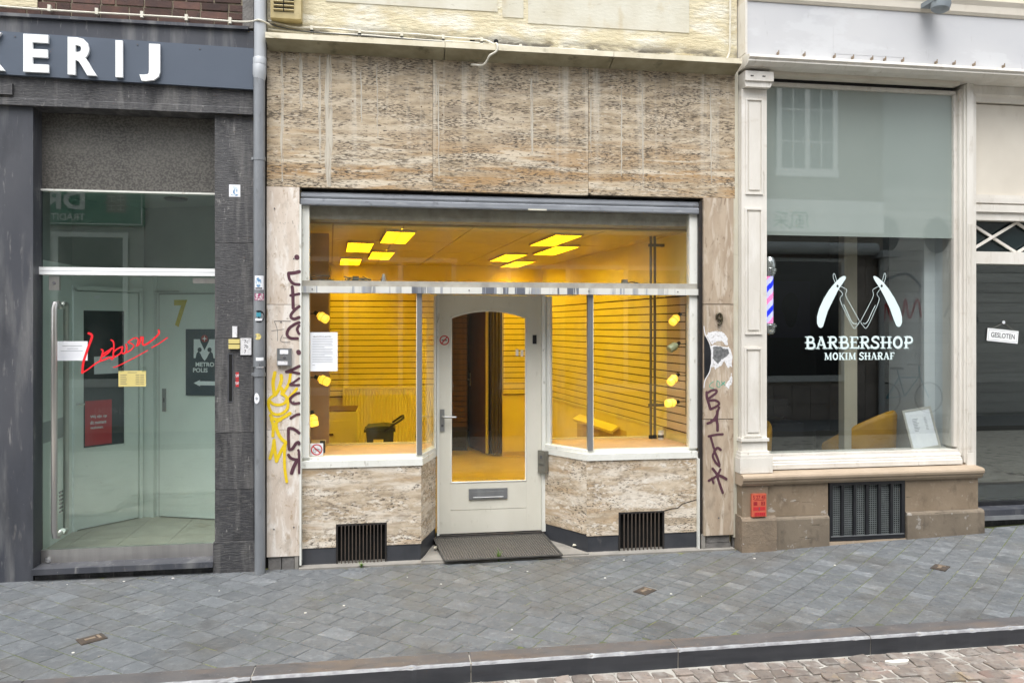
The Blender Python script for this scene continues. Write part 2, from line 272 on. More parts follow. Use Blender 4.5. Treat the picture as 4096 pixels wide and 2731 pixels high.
# ---------------------------------------------------------------- mesh helpers
def tag(o, label=None, cat=None, group=None, kind=None):
    if label: o["label"] = label
    if cat: o["category"] = cat
    if group: o["group"] = group
    if kind: o["kind"] = kind
    return o
def thing(name, label, cat, loc=(0, 0, 0), group=None, kind=None):
    o = bpy.data.objects.new(name, None); COL.objects.link(o); o.location = loc; o.empty_display_size = .1
    return tag(o, label, cat, group, kind)
def attach(o, parent):
    if parent is not None:
        o.parent = parent
        M = Matrix.Identity(4); p = parent
        chain = []
        while p is not None: chain.append(p); p = p.parent
        for q in reversed(chain): M = M @ q.matrix_parent_inverse @ q.matrix_basis
        o.matrix_parent_inverse = M.inverted()
    return o
class MB:
    def __init__(s): s.v, s.f, s.mi, s.tone = [], [], [], []
    def face(s, pts, mi=0, tone=.5):
        b = len(s.v); s.v += [tuple(p) for p in pts]; s.f.append(list(range(b, b+len(pts)))); s.mi.append(mi); s.tone.append(tone); return s
    def mesh(s, verts, faces, mi=0, tone=.5):
        b = len(s.v); s.v += [tuple(p) for p in verts]
        for q in faces: s.f.append([b+i for i in q]); s.mi.append(mi); s.tone.append(tone)
        return s
    def box(s, x0, x1, y0, y1, z0, z1, mi=0, tone=.5, M=None):
        V = [Vector(p) for p in ((x0, y0, z0), (x1, y0, z0), (x1, y1, z0), (x0, y1, z0), (x0, y0, z1), (x1, y0, z1), (x1, y1, z1), (x0, y1, z1))]
        if M: V = [M @ p for p in V]
        return s.mesh(V, [(0, 3, 2, 1), (4, 5, 6, 7), (0, 1, 5, 4), (1, 2, 6, 5), (2, 3, 7, 6), (3, 0, 4, 7)], mi, tone)
    def prism(s, poly, a, b, axis='y', mi=0, tone=.5):
        """polygon (two coordinates) extruded along axis from a to b"""
        area = sum(poly[i][0]*poly[(i+1) % len(poly)][1]-poly[(i+1) % len(poly)][0]*poly[i][1] for i in range(len(poly)))
        if area < 0: poly = poly[::-1]
        mk = {'y': lambda p, t: (p[0], t, p[1]), 'z': lambda p, t: (p[0], p[1], t), 'x': lambda p, t: (t, p[0], p[1])}[axis]
        if axis == 'y': a, b = max(a, b), min(a, b)
        else: a, b = min(a, b), max(a, b)
        n = len(poly)
        V = [mk(p, a) for p in poly]+[mk(p, b) for p in poly]
        F = [tuple(range(n))[::-1], tuple(range(n, 2*n))]+[(i, (i+1) % n, n+(i+1) % n, n+i) for i in range(n)]
        return s.mesh(V, F, mi, tone)
    def tube(s, path, r, n=8, mi=0, cap=True, closed=False):
        P = [Vector(p) for p in path]; k = len(P); rs = r if isinstance(r, (list, tuple)) else [r]*k
        V = []; up = None
        for i in range(k):
            if closed: t = (P[(i+1) % k]-P[i-1]).normalized()
            else: t = ((P[min(i+1, k-1)]-P[i]).normalized()+(P[i]-P[max(i-1, 0)]).normalized()).normalized()
            if up is None:
                up = t.orthogonal().normalized()
            up = (up-t*up.dot(t)).normalized(); w = t.cross(up)
            for j in range(n):
                a = 2*math.pi*j/n; V.append(P[i]+(up*math.cos(a)+w*math.sin(a))*rs[i])
        F = []
        for i in range(k if closed else k-1):
            for j in range(n):
                F.append((i*n+j, i*n+(j+1) % n, ((i+1) % k)*n+(j+1) % n, ((i+1) % k)*n+j))
        if cap and not closed: F += [tuple(range(n))[::-1], tuple(range((k-1)*n, k*n))]
        return s.mesh(V, F, mi)
    def lathe(s, prof, c, n=20, mi=0, M=None, a0=0, a1=2*math.pi):
        """prof = [(radius, height)...] turned about the vertical through c"""
        V = []; F = []; full = abs(a1-a0-2*math.pi) < 1e-6; m = n if full else n+1
        for r_, h in prof:
            for j in range(m):
                a = a0+(a1-a0)*j/n
                p = Vector((r_*math.cos(a), r_*math.sin(a), h))
                if M: p = M @ p
                V.append(p+Vector(c))
        for i in range(len(prof)-1):
            for j in range(n):
                k = (j+1) % m
                F.append((i*m+j, i*m+k, (i+1)*m+k, (i+1)*m+j))
        if full:
            if prof[0][0] > 1e-6: F.append(tuple(range(m))[::-1])
            if prof[-1][0] > 1e-6: F.append(tuple(range((len(prof)-1)*m, len(prof)*m)))
        return s.mesh(V, F, mi)
    def build(s, name, mat, parent=None, bevel=0, smooth=False, label=None, seg=1, kind=None, weld=False):
        me = bpy.data.meshes.new(name)
        bm = bmesh.new(); bv = [bm.verts.new(p) for p in s.v]; lay = bm.faces.layers.float.new("tone")
        for q, mi, t in zip(s.f, s.mi, s.tone):
            try: f = bm.faces.new([bv[i] for i in q])
            except ValueError: continue
            f.material_index = mi; f[lay] = t; f.smooth = smooth
        if weld: bmesh.ops.remove_doubles(bm, verts=bm.verts, dist=1e-5)
        if bevel:
            bmesh.ops.bevel(bm, geom=[e for e in bm.edges if len(e.link_faces) == 2 and e.calc_face_angle(0) > .5], offset=bevel, segments=seg, affect='EDGES', clamp_overlap=True)
        bm.normal_update(); bm.to_mesh(me); bm.free()
        if smooth: me.set_sharp_from_angle(angle=R(40))
        for m in (mat if isinstance(mat, (list, tuple)) else [mat]): me.materials.append(MATS[m])
        o = bpy.data.objects.new(name, me); COL.objects.link(o)
        attach(o, parent)
        return tag(o, label, kind=kind)
def box(name, x0, x1, y0, y1, z0, z1, mat, parent=None, bevel=.003, **k):
    return MB().box(x0, x1, y0, y1, z0, z1).build(name, mat, parent, bevel, **k)
def prism(name, poly, a, b, mat, parent=None, axis='y', bevel=.003, **k):
    return MB().prism(poly, a, b, axis).build(name, mat, parent, bevel, **k)
def tube(name, path, r, mat, parent=None, n=8, **k):
    return MB().tube(path, r, n).build(name, mat, parent, smooth=True, **k)
def share(o, name, parent, M=None, loc=None):
    c = bpy.data.objects.new(name, o.data); COL.objects.link(c); attach(c, parent)
    if loc is not None: c.location = loc
    if M is not None: c.matrix_basis = M
    return c
def spline(pts, k=6):
    if len(pts) < 3: return [tuple(p) for p in pts]
    P = [pts[0]]+list(pts)+[pts[-1]]; out = []
    for i in range(1, len(P)-2):
        for j in range(k):
            t = j/k
            out.append(tuple(.5*((2*P[i][a])+(P[i+1][a]-P[i-1][a])*t+(2*P[i-1][a]-5*P[i][a]+4*P[i+1][a]-P[i+2][a])*t*t+(3*P[i][a]-P[i-1][a]-3*P[i+1][a]+P[i+2][a])*t**3) for a in range(len(P[0]))))
    out.append(tuple(pts[-1])); return out
def ribbon(mb, pts, w, y, mi=0, rnd=True, step=4e-5, taper=0):
    """flat paint stroke in the x-z plane at depth y, round ends"""
    n = len(pts); L = []; Rr = []
    for i, p in enumerate(pts):
        a = pts[max(i-1, 0)]; b = pts[min(i+1, n-1)]
        dx, dz = b[0]-a[0], b[1]-a[1]; l = math.hypot(dx, dz) or 1; nx, nz = -dz/l, dx/l
        h = w/2*(1-taper*abs(2*i/max(n-1, 1)-1)**3)
        L.append((p[0]+nx*h, y-step*i, p[1]+nz*h)); Rr.append((p[0]-nx*h, y-step*i, p[1]-nz*h))
    for i in range(n-1): mb.face([Rr[i], Rr[i+1], L[i+1], L[i]], mi)
    if rnd:
        for i, sg in ((0, -1), (n-1, 1)):
            c = pts[i]; a0 = math.atan2(L[i][2]-c[1], L[i][0]-c[0])
            arc = [(c[0]+w/2*math.cos(a0-sg*math.pi*j/8), y-step*i, c[1]+w/2*math.sin(a0-sg*math.pi*j/8)) for j in range(9)]
            mb.face(arc if sg < 0 else arc[::-1], mi)
    return mb
def strokes(name, data, y, mat, parent, smooth=True, dy=1.5e-4, wk=1., **k):
    mb = MB()
    for i, (w, pts) in enumerate(data):
        ribbon(mb, spline(pts) if smooth else pts, w*wk, y-dy*i)
    return mb.build(name, mat, parent, **k)
def patch(name, poly, y, mat, parent, th=.0008, rag=0.):
    if rag:                                   # torn edge
        out = []
        for a, b in zip(poly, poly[1:]+poly[:1]):
            for k in range(4): out.append((a[0]+(b[0]-a[0])*k/4+random.uniform(-rag, rag), a[1]+(b[1]-a[1])*k/4+random.uniform(-rag, rag)))
        poly = out
    return MB().prism(poly, y, y-th).build(name, mat, parent)
def text_mesh(s, size, bold=0., ext=.0, sx=1., spacing=1.):
    cu = bpy.data.curves.new("txt", 'FONT'); cu.body = s; cu.size = size; cu.offset = bold; cu.extrude = ext; cu.resolution_u = 3
    cu.space_character = spacing
    ob = bpy.data.objects.new("txt", cu); COL.objects.link(ob)
    me = bpy.data.meshes.new_from_object(ob.evaluated_get(bpy.context.evaluated_depsgraph_get()))
    bpy.data.objects.remove(ob); bpy.data.curves.remove(cu); return me
def text(name, s, x0, x1, zb, zt, y, mat, parent, bold=.0, ext=.0, back=False, label=None, rot=0., M=None):
    """lettering that fills the rectangle x0-x1, zb-zt, facing -y (or +y if back)"""
    me = text_mesh(s, 1., bold, 0)
    co = [v.co.copy() for v in me.vertices]
    ax, bx = min(c.x for c in co), max(c.x for c in co); ay, by = min(c.y for c in co), max(c.y for c in co)
    cx, cz = (x0+x1)/2, (zb+zt)/2
    for v in me.vertices:
        u = (v.co.x-ax)/(bx-ax); w = (v.co.y-ay)/(by-ay)
        px, pz = x0+(x1-x0)*u, zb+(zt-zb)*w
        if back: px = x0+x1-px
        if rot:
            dx, dz = px-cx, pz-cz; px, pz = cx+dx*math.cos(rot)-dz*math.sin(rot), cz+dx*math.sin(rot)+dz*math.cos(rot)
        v.co = (px, y, pz)
    if ext:
        bm = bmesh.new(); bm.from_mesh(me); bmesh.ops.remove_doubles(bm, verts=bm.verts, dist=1e-6)
        g = bmesh.ops.extrude_face_region(bm, geom=bm.faces[:]); d = ext if back else -ext
        bmesh.ops.translate(bm, verts=[q for q in g["geom"] if isinstance(q, bmesh.types.BMVert)], vec=(0, d, 0))
        bmesh.ops.recalc_face_normals(bm, faces=bm.faces); bm.to_mesh(me); bm.free()
    if M is not None: me.transform(M)
    me.polygons.foreach_set('use_smooth', [False]*len(me.polygons))
    me.name = name; me.materials.clear(); me.materials.append(MATS[mat])
    o = bpy.data.objects.new(name, me); COL.objects.link(o); attach(o, parent); return tag(o, label)
def pane(name, x0, x1, y, z0, z1, mat, parent, th=.006):
    return box(name, x0, x1, y, y+th, z0, z1, mat, parent, 0)
def clip_poly(poly, planes):
    for (nx, ny, c) in planes:          # keep nx*x+ny*y <= c
        out = []
        for i in range(len(poly)):
            a, b = poly[i], poly[(i+1) % len(poly)]; da, db = nx*a[0]+ny*a[1]-c, nx*b[0]+ny*b[1]-c
            if da <= 0: out.append(a)
            if da*db < 0: t = da/(da-db); out.append((a[0]+(b[0]-a[0])*t, a[1]+(b[1]-a[1])*t))
        poly = out
        if len(poly) < 3: return []
    return poly
def area(p): return abs(sum(p[i][0]*p[(i+1) % len(p)][1]-p[(i+1) % len(p)][0]*p[i][1] for i in range(len(p))))/2
def inset(poly, d):
    n = len(poly)
    if sum(poly[i][0]*poly[(i+1) % n][1]-poly[(i+1) % n][0]*poly[i][1] for i in range(n)) < 0: poly = poly[::-1]
    pl = []
    for i in range(n):
        a, b = poly[i], poly[(i+1) % n]; l = math.hypot(b[0]-a[0], b[1]-a[1])
        if l < 1e-6: continue
        nx, ny = (b[1]-a[1])/l, -(b[0]-a[0])/l
        pl.append((nx, ny, nx*a[0]+ny*a[1]-d))
    return clip_poly(poly, pl)

TR_PURPLE=[[0.03,[[-0.777,2.514],[-0.775,2.509]]],[0.022,[[-0.839,2.382],[-0.796,2.386],[-0.746,2.396]]],[0.018,[[-0.842,2.379],[-0.833,2.334],[-0.802,2.299],[-0.746,2.293]]],[0.02,[[-0.813,2.273],[-0.808,2.225],[-0.805,2.103]]],[0.016,[[-0.825,2.204],[-0.783,2.212],[-0.746,2.218]]],[0.018,[[-0.746,2.116],[-0.783,2.097],[-0.817,2.058],[-0.822,2.029],[-0.796,2.016],[-0.746,2.029]]],[0.018,[[-0.746,1.987],[-0.796,1.971],[-0.839,1.936],[-0.853,1.891],[-0.827,1.862],[-0.771,1.858]]],[0.016,[[-0.746,1.962],[-0.774,1.936],[-0.767,1.91],[-0.746,1.897]]],[0.028,[[-0.764,1.75],[-0.761,1.743]]],[0.018,[[-0.746,1.635],[-0.808,1.61],[-0.858,1.591]]],[0.016,[[-0.858,1.591],[-0.808,1.587],[-0.746,1.577]]],[0.014,[[-0.746,1.538],[-0.796,1.51],[-0.83,1.488],[-0.796,1.484],[-0.746,1.484]]],[0.016,[[-0.746,1.419],[-0.789,1.41],[-0.824,1.382],[-0.827,1.356],[-0.802,1.335],[-0.746,1.339]]],[0.016,[[-0.746,1.249],[-0.783,1.243],[-0.824,1.218]]],[0.018,[[-0.746,1.098],[-0.796,1.128],[-0.833,1.138],[-0.842,1.119],[-0.839,0.984],[-0.827,0.968],[-0.808,0.977],[-0.783,1.015],[-0.764,1.024],[-0.755,1.011]]],[0.018,[[-0.842,0.923],[-0.827,0.901],[-0.796,0.887],[-0.764,0.883]]],[0.022,[[-0.777,0.874],[-0.802,0.823],[-0.817,0.778]]],[0.015,[[-0.764,0.96],[-0.757,0.925],[-0.755,0.777]]]]
TR_YELLOW=[[0.02,[[-0.947,1.585],[-0.96,1.518],[-0.96,1.473],[-0.951,1.409]]],[0.02,[[-0.898,1.562],[-0.898,1.518],[-0.923,1.441],[-0.944,1.409]]],[0.018,[[-0.895,1.46],[-0.886,1.408]]],[0.017,[[-0.825,1.581],[-0.839,1.498],[-0.867,1.447],[-0.889,1.408]]],[0.016,[[-0.777,1.455],[-0.808,1.414],[-0.845,1.376]]],[0.017,[[-0.944,1.409],[-0.981,1.384],[-0.997,1.352],[-0.988,1.295],[-0.963,1.259],[-0.92,1.249],[-0.876,1.267],[-0.848,1.305],[-0.848,1.357],[-0.864,1.395],[-0.895,1.415]]],[0.016,[[-0.994,1.368],[-0.963,1.336],[-0.92,1.326],[-0.876,1.338],[-0.855,1.37]]],[0.02,[[-0.981,1.244],[-0.963,1.218],[-0.92,1.21],[-0.876,1.229],[-0.83,1.257]]],[0.018,[[-0.975,1.211],[-0.96,1.16],[-0.963,1.077]]],[0.02,[[-0.901,1.21],[-0.932,1.191],[-0.938,1.153],[-0.92,1.095],[-0.892,1.05],[-0.858,1.023]]],[0.019,[[-0.954,1.045],[-0.963,0.975],[-0.985,0.898]]],[0.019,[[-0.954,1.045],[-0.947,0.961],[-0.935,0.875]]],[0.019,[[-0.935,0.875],[-0.907,0.941],[-0.864,1.017]]],[0.017,[[-0.867,1.017],[-0.873,0.928],[-0.87,0.812],[-0.855,0.709]]]]
TR_BALC=[[0.018,[[2.699,1.381],[2.702,1.335],[2.732,1.237]]],[0.016,[[2.699,1.37],[2.746,1.397],[2.787,1.397],[2.783,1.373],[2.724,1.331]]],[0.016,[[2.717,1.307],[2.776,1.31],[2.813,1.285],[2.791,1.257],[2.735,1.234]]],[0.016,[[2.813,1.246],[2.783,1.167],[2.746,1.125],[2.706,1.109]]],[0.019,[[2.798,1.215],[2.791,1.138],[2.798,1.096],[2.799,1.047]]],[0.014,[[2.739,1.132],[2.791,1.135]]],[0.015,[[2.846,1.012],[2.783,1.009],[2.717,0.997]]],[0.015,[[2.735,0.993],[2.757,0.916],[2.772,0.867],[2.754,0.825],[2.78,0.769],[2.816,0.733]]],[0.017,[[2.769,0.867],[2.798,0.894],[2.827,0.876]]],[0.016,[[2.772,0.86],[2.798,0.803],[2.816,0.747]]],[0.017,[[2.754,0.713],[2.791,0.664],[2.805,0.614],[2.846,0.501]]],[0.015,[[2.824,0.705],[2.791,0.65],[2.717,0.61]]],[0.018,[[2.798,0.656],[2.842,0.641],[2.879,0.619]]],[0.014,[[2.746,0.63],[2.761,0.588]]]]
TR_GREEN=[[0.006,[[2.761,1.474],[2.732,1.453],[2.728,1.426],[2.761,1.415]]],[0.006,[[2.798,1.481],[2.791,1.439],[2.82,1.424],[2.816,1.466],[2.794,1.481]]],[0.01,[[2.864,1.469],[2.835,1.442]]],[0.006,[[2.835,1.473],[2.868,1.441]]]]
TR_PENCIL=[[0.008,[[-0.951,1.997],[-0.889,1.999],[-0.827,1.997]]],[0.005,[[-0.951,1.994],[-0.929,1.93],[-0.926,1.84]]],[0.005,[[-0.972,1.92],[-0.876,1.933]]],[0.006,[[-0.889,1.885],[-0.904,1.846],[-0.883,1.83],[-0.83,1.83]]],[0.004,[[-0.883,1.866],[-0.851,1.862]]]]
TR_RED=[[0.018,[[-2.397,1.901],[-2.372,1.877],[-2.404,1.779],[-2.436,1.67],[-2.444,1.589]]],[0.011,[[-2.444,1.589],[-2.404,1.614],[-2.346,1.66],[-2.314,1.679]]],[0.012,[[-2.302,1.772],[-2.291,1.76],[-2.302,1.716],[-2.311,1.685]]],[0.014,[[-2.314,1.679],[-2.273,1.694],[-2.238,1.709],[-2.223,1.694],[-2.209,1.719]]],[0.012,[[-2.291,1.735],[-2.256,1.759],[-2.221,1.781]]],[0.012,[[-2.226,1.781],[-2.25,1.747],[-2.291,1.716]]],[0.011,[[-2.229,1.847],[-2.212,1.831],[-2.21,1.778],[-2.218,1.697]]],[0.011,[[-2.215,1.747],[-2.185,1.775],[-2.147,1.793],[-2.144,1.778],[-2.162,1.74],[-2.209,1.709]]],[0.013,[[-2.147,1.778],[-2.15,1.746],[-2.126,1.743],[-2.112,1.778],[-2.118,1.812]]],[0.01,[[-2.118,1.746],[-2.088,1.762],[-2.059,1.796],[-2.076,1.818],[-2.103,1.828],[-2.076,1.85],[-2.047,1.864],[-2.026,1.85],[-2.038,1.799]]],[0.012,[[-2.038,1.799],[-2.017,1.818],[-2.005,1.872]]],[0.014,[[-1.99,1.868],[-1.993,1.815],[-1.973,1.809],[-1.934,1.834],[-1.889,1.875],[-1.868,1.903],[-1.871,1.925]]],[0.008,[[-2.212,1.632],[-2.191,1.635],[-2.067,1.699],[-1.955,1.764]]],[0.009,[[-1.925,1.785],[-1.874,1.815],[-1.806,1.865]]]]
TR_RAZL=[[0,[[4.068,2.413],[4.049,2.416],[4.017,2.4],[3.965,2.352],[3.907,2.287],[3.856,2.209],[3.811,2.12],[3.789,2.043],[3.789,1.984],[3.805,1.951],[3.827,1.942],[3.847,1.954],[3.863,2.002],[3.895,2.097],[3.952,2.204],[4.004,2.299],[4.062,2.377],[4.073,2.398]]]]
TR_RAZR=[[0,[[4.344,2.413],[4.361,2.419],[4.393,2.404],[4.439,2.369],[4.498,2.303],[4.558,2.219],[4.61,2.123],[4.634,2.045],[4.634,1.99],[4.617,1.957],[4.597,1.951],[4.577,1.963],[4.551,2.02],[4.512,2.123],[4.459,2.225],[4.406,2.314],[4.354,2.386]]]]
TR_LINES=[[0.004,[[3.968,2.352],[3.949,2.4],[3.949,2.43],[3.959,2.436],[3.968,2.418],[3.984,2.367]]],[0.004,[[3.997,2.299],[4.039,2.258],[4.036,2.24],[4.017,2.216],[4.02,2.186],[4.055,2.109],[4.146,1.945],[4.178,1.96],[4.204,1.993],[4.198,2.02],[4.133,2.127],[4.071,2.234],[4.081,2.282],[4.068,2.297],[4.02,2.32]]],[0.005,[[4.052,2.157],[4.081,2.097],[4.133,1.996],[4.165,1.981],[4.185,1.984]]],[0.004,[[4.452,2.357],[4.469,2.405],[4.469,2.435],[4.459,2.444],[4.449,2.423],[4.436,2.378]]],[0.004,[[4.42,2.305],[4.384,2.26],[4.387,2.242],[4.403,2.218],[4.4,2.188],[4.367,2.11],[4.282,1.948],[4.243,1.963],[4.22,1.996],[4.227,2.02],[4.289,2.128],[4.344,2.236],[4.338,2.284],[4.354,2.302],[4.403,2.326]]],[0.005,[[4.366,2.149],[4.328,2.08],[4.289,2.002],[4.263,1.981],[4.243,1.987]]]]
TR_WHITE1=[[0,[[2.699,1.879],[2.715,1.902],[2.758,1.911],[2.795,1.914],[2.838,1.908],[2.869,1.884],[2.894,1.855],[2.894,1.79],[2.869,1.796],[2.851,1.825],[2.795,1.826],[2.764,1.808],[2.746,1.796],[2.715,1.849]]]]
TR_WHITE2=[[0,[[2.715,1.767],[2.752,1.793],[2.807,1.787],[2.863,1.772],[2.901,1.778],[2.925,1.743],[2.935,1.684],[2.932,1.596],[2.913,1.613],[2.901,1.587],[2.879,1.614],[2.86,1.661],[2.838,1.614],[2.801,1.6],[2.777,1.579],[2.77,1.609],[2.746,1.594],[2.736,1.621],[2.712,1.612],[2.712,1.697],[2.693,1.715],[2.699,1.744]]]]
TR_GREY=[[0,[[2.758,1.779],[2.826,1.779],[2.863,1.761],[2.9,1.761],[2.909,1.719],[2.869,1.684],[2.832,1.667],[2.807,1.626],[2.776,1.65],[2.756,1.673]]]]
TR_WHITE3=[[0,[[2.929,1.549],[2.933,1.502],[2.932,1.449],[2.913,1.437],[2.901,1.408],[2.888,1.426],[2.869,1.426],[2.876,1.455],[2.907,1.484],[2.919,1.513]]]]
TR_ARCS=[[0.009,[[2.662,1.955],[2.684,1.89],[2.721,1.82],[2.739,1.761]]],[0.009,[[2.739,1.621],[2.724,1.556],[2.684,1.486],[2.659,1.422]]]]
TR_BLK=[[0,[[2.675,1.879],[2.696,1.855],[2.724,1.796],[2.739,1.744],[2.739,1.621],[2.724,1.562],[2.69,1.51],[2.675,1.492]]]]

# ---------------------------------------------------------------- the ground
def rise(x): return 0 if x < 3.2 else .075*min((x-3.2)/2.1, 1.6)
def gz(x, y): return rise(x)*max(0, min(1, (y+1.8)/1.8))
CAMX, CAMY = 0, -6.4
def in_view(x, y, m=1.06):
    a = math.atan2(x-CAMX, y-CAMY)-R(8.7); return abs(math.tan(a)) < .6658*m
def slab_piece(mb, poly, zf, th, bev, tone, jit=0.):
    n = len(poly); ins = inset(poly, bev)
    if len(ins) != n: ins = poly; 
    tx, ty, t0 = random.uniform(-jit, jit), random.uniform(-jit, jit), random.uniform(-jit, jit)*.1
    cx = sum(p[0] for p in poly)/n; cy = sum(p[1] for p in poly)/n
    zz = lambda p: zf(p[0], p[1])+t0+tx*(p[0]-cx)+ty*(p[1]-cy)
    if sum(poly[i][0]*poly[(i+1) % n][1]-poly[(i+1) % n][0]*poly[i][1] for i in range(n)) < 0: poly = poly[::-1]
    if ins is not poly and sum(ins[i][0]*ins[(i+1) % n][1]-ins[(i+1) % n][0]*ins[i][1] for i in range(n)) < 0: ins = ins[::-1]
    # match the start corner of the inner ring
    k = min(range(n), key=lambda i: (ins[i][0]-poly[0][0])**2+(ins[i][1]-poly[0][1])**2); ins = ins[k:]+ins[:k]
    V = [(p[0], p[1], zz(p)) for p in ins]+[(p[0], p[1], zz(p)-bev*.7) for p in poly]+[(p[0], p[1], zz(p)-th) for p in poly]
    F = [tuple(range(n))]+[(n+i, n+(i+1) % n, (i+1) % n, i) for i in range(n)]+[(2*n+i, 2*n+(i+1) % n, n+(i+1) % n, n+i) for i in range(n)]
    mb.mesh(V, F, 0, tone)
def lay(parent, name, stuff_name, polys, zf, th, bev, mat, limit=300, jit=.01):
    polys.sort(key=lambda q: (not in_view(*q[1]), math.hypot(q[1][0]-CAMX, q[1][1]-CAMY)/math.sqrt(area(q[0]))))
    rest = MB()
    for i, (p, c, t) in enumerate(polys):
        if i < limit and in_view(*c):
            mb = MB(); slab_piece(mb, p, zf, th, bev, t, jit); mb.build(name, mat, parent)
        else: slab_piece(rest, p, zf, th, bev, t, jit)
    if rest.v: rest.build(stuff_name, mat, parent, kind="stuff")

pavement = box("pavement", -8, 12, -1.79, 1.0, -.3, -.045, "slab_joint", None, 0); tag(pavement, kind="structure")
bedm = MB()
xs = [-8, -3.6, 0, 3.2, 3.7, 4.2, 4.7, 5.3, 6.0, 6.6, 8, 12]; ys = [-1.79, -1.2, -.6, 0, .6]
for i in range(len(xs)-1):
    for j in range(len(ys)-1):
        q = [(xs[i], ys[j]), (xs[i+1], ys[j]), (xs[i+1], ys[j+1]), (xs[i], ys[j+1])]
        bedm.face([(x, y, gz(x, y)-.0032) for x, y in q])
bedm.build("joint_bed", "slab_joint", pavement, weld=True)
def paving(ang, keep, seed, lens):
    rnd = random.Random(seed); d = (math.cos(ang), math.sin(ang)); nrm = (-d[1], d[0]); out = []
    wrow = .158; c0 = (1.2, -.9); j = -80
    while j < 80:
        s = -12+rnd.uniform(0, .2)
        while s < 12:
            l = rnd.choice(lens); a = s; s += l
            cx = c0[0]+d[0]*(a+l/2)+nrm[0]*(j+.5)*wrow; cy = c0[1]+d[1]*(a+l/2)+nrm[1]*(j+.5)*wrow
            if not (-6.2 < cx < 8.6 and -2 < cy < .45): continue
            g = .0026+rnd.uniform(0, .0012)
            P = [(c0[0]+d[0]*u+nrm[0]*v*wrow, c0[1]+d[1]*u+nrm[1]*v*wrow) for u, v in ((a, j), (a+l, j), (a+l, j+1), (a, j+1))]
            P = inset(P, g)
            P = clip_poly(P, [(0, -1, 1.786), (0, 1, .012 if cx > 2.96 or cx < -.76 else -.045), (1, 0, 8.6), (-1, 0, 6.2)]+keep)
            if len(P) >= 3 and area(P) > .0012:
                n = len(P); c = (sum(p[0] for p in P)/n, sum(p[1] for p in P)/n)
                r_ = rnd.random()
                t = rnd.uniform(.42, .57) if r_ < .8 else (rnd.uniform(.64, .85) if r_ > .94 else rnd.uniform(.28, .40))
                if cx > 2.4 and r_ > .87: t = rnd.uniform(.75, 1.0)
                out.append((P, c, t))
        j += 1
    return out
bx_ = (.79, .61, .79*.9+.61*-.9)        # the two laying directions meet along a slanting line
P_all = paving(R(-38), [bx_], 3, (.158, .17, .2, .23, .24))+paving(R(39.5), [(-bx_[0], -bx_[1], -bx_[2]-.004)], 8, (.09, .105, .105, .12, .155))
lay(pavement, "paving_slab", "paving", P_all, gz, .035, .0022, "slab", jit=.006)
# border strip of concrete along the middle shop's foot
box("border_strip", -.76, 2.95, -.04, .2, -.2, .012, "concrete", pavement, .004)
# kerb
kerb = thing("kerb", None, None, (0, -1.87, 0), kind="structure")
kx = [-6.9, -5.68, -4.45, -3.24, -2.02, -.79, .44, 1.70, 2.97, 4.22, 5.46, 6.7, 7.95, 9.2]
for a, b in zip(kx, kx[1:]):
    mb = MB(); x0, x1 = a+.004, b-.004; y0 = -1.952+random.uniform(-.003, .003); ns = 40; n = 6; V = []
    for q in range(ns+1):
        x = x0+(x1-x0)*q/ns; e = random.uniform(-.0025, .0025)+(random.uniform(.004, .012) if random.random() < .1 else 0)
        V += [(x, y, z) for y, z in ((-1.794, -.25), (-1.794, .002), (y0+.018+e*1.3, .0005), (y0+.007+e, -.0035-e*.4), (y0+e*.3, -.013-abs(e)*.6), (y0+.012, -.25))]
    mb.mesh(V, [(0, 1, 2, 3, 4, 5), tuple(range(ns*n+n-1, ns*n-1, -1))])
    for q in range(ns):
        for i, m in ((0, 1), (1, 0), (2, 2), (3, 2), (4, 1), (5, 1)):
            j = (i+1) % n; mb.mesh([V[q*n+i], V[q*n+j], V[(q+1)*n+j], V[(q+1)*n+i]], [(3, 2, 1, 0)], m)
    mb.build("kerb_stone", ["kerb_stone", "kerb_face", "kerb_edge"], kerb, weld=True)
tag(box("kerb_joint", -6.9, 9.2, -1.94, -1.795, -.3, -.006, "sett_joint", kerb, 0))
# road of small setts
road = MB().face([(-14, -7.0, -.1145), (18, -7.0, -.1145), (18, -1.93, -.1145), (-14, -1.93, -.1145)]).build("road", "sett_joint", None); tag(road, kind="structure")
def setts():
    rnd = random.Random(5); out = []; y = -1.965; row = 0
    while y > -3.35:
        h = rnd.uniform(.085, .105); x = -3.2+rnd.uniform(0, .1)
        while x < 6.2:
            w = rnd.uniform(.085, .15); q = .0055
            j = lambda: rnd.uniform(-.009, .009)
            P = [(x+q+j(), y-h+q+j()), (x+w/2, y-h+q*.6+j()*.6), (x+w-q+j(), y-h+q+j()), (x+w-q+j()*.5, y-h/2), (x+w-q+j(), y-q+j()), (x+w/2, y-q*.6+j()*.6), (x+q+j(), y-q+j()), (x+q+j()*.5, y-h/2)]
            out.append((P, (x+w/2, y-h/2), rnd.uniform(.1, .9))); x += w
        y -= h; row += 1
    return out
def rz(x, y): return -.105+.006*math.sin(7*x)*math.sin(9*y)
ST = setts()
lay(road, "sett", "sett_field", ST, rz, .05, .006, "sett", 300, .06)
rnd = random.Random(21)
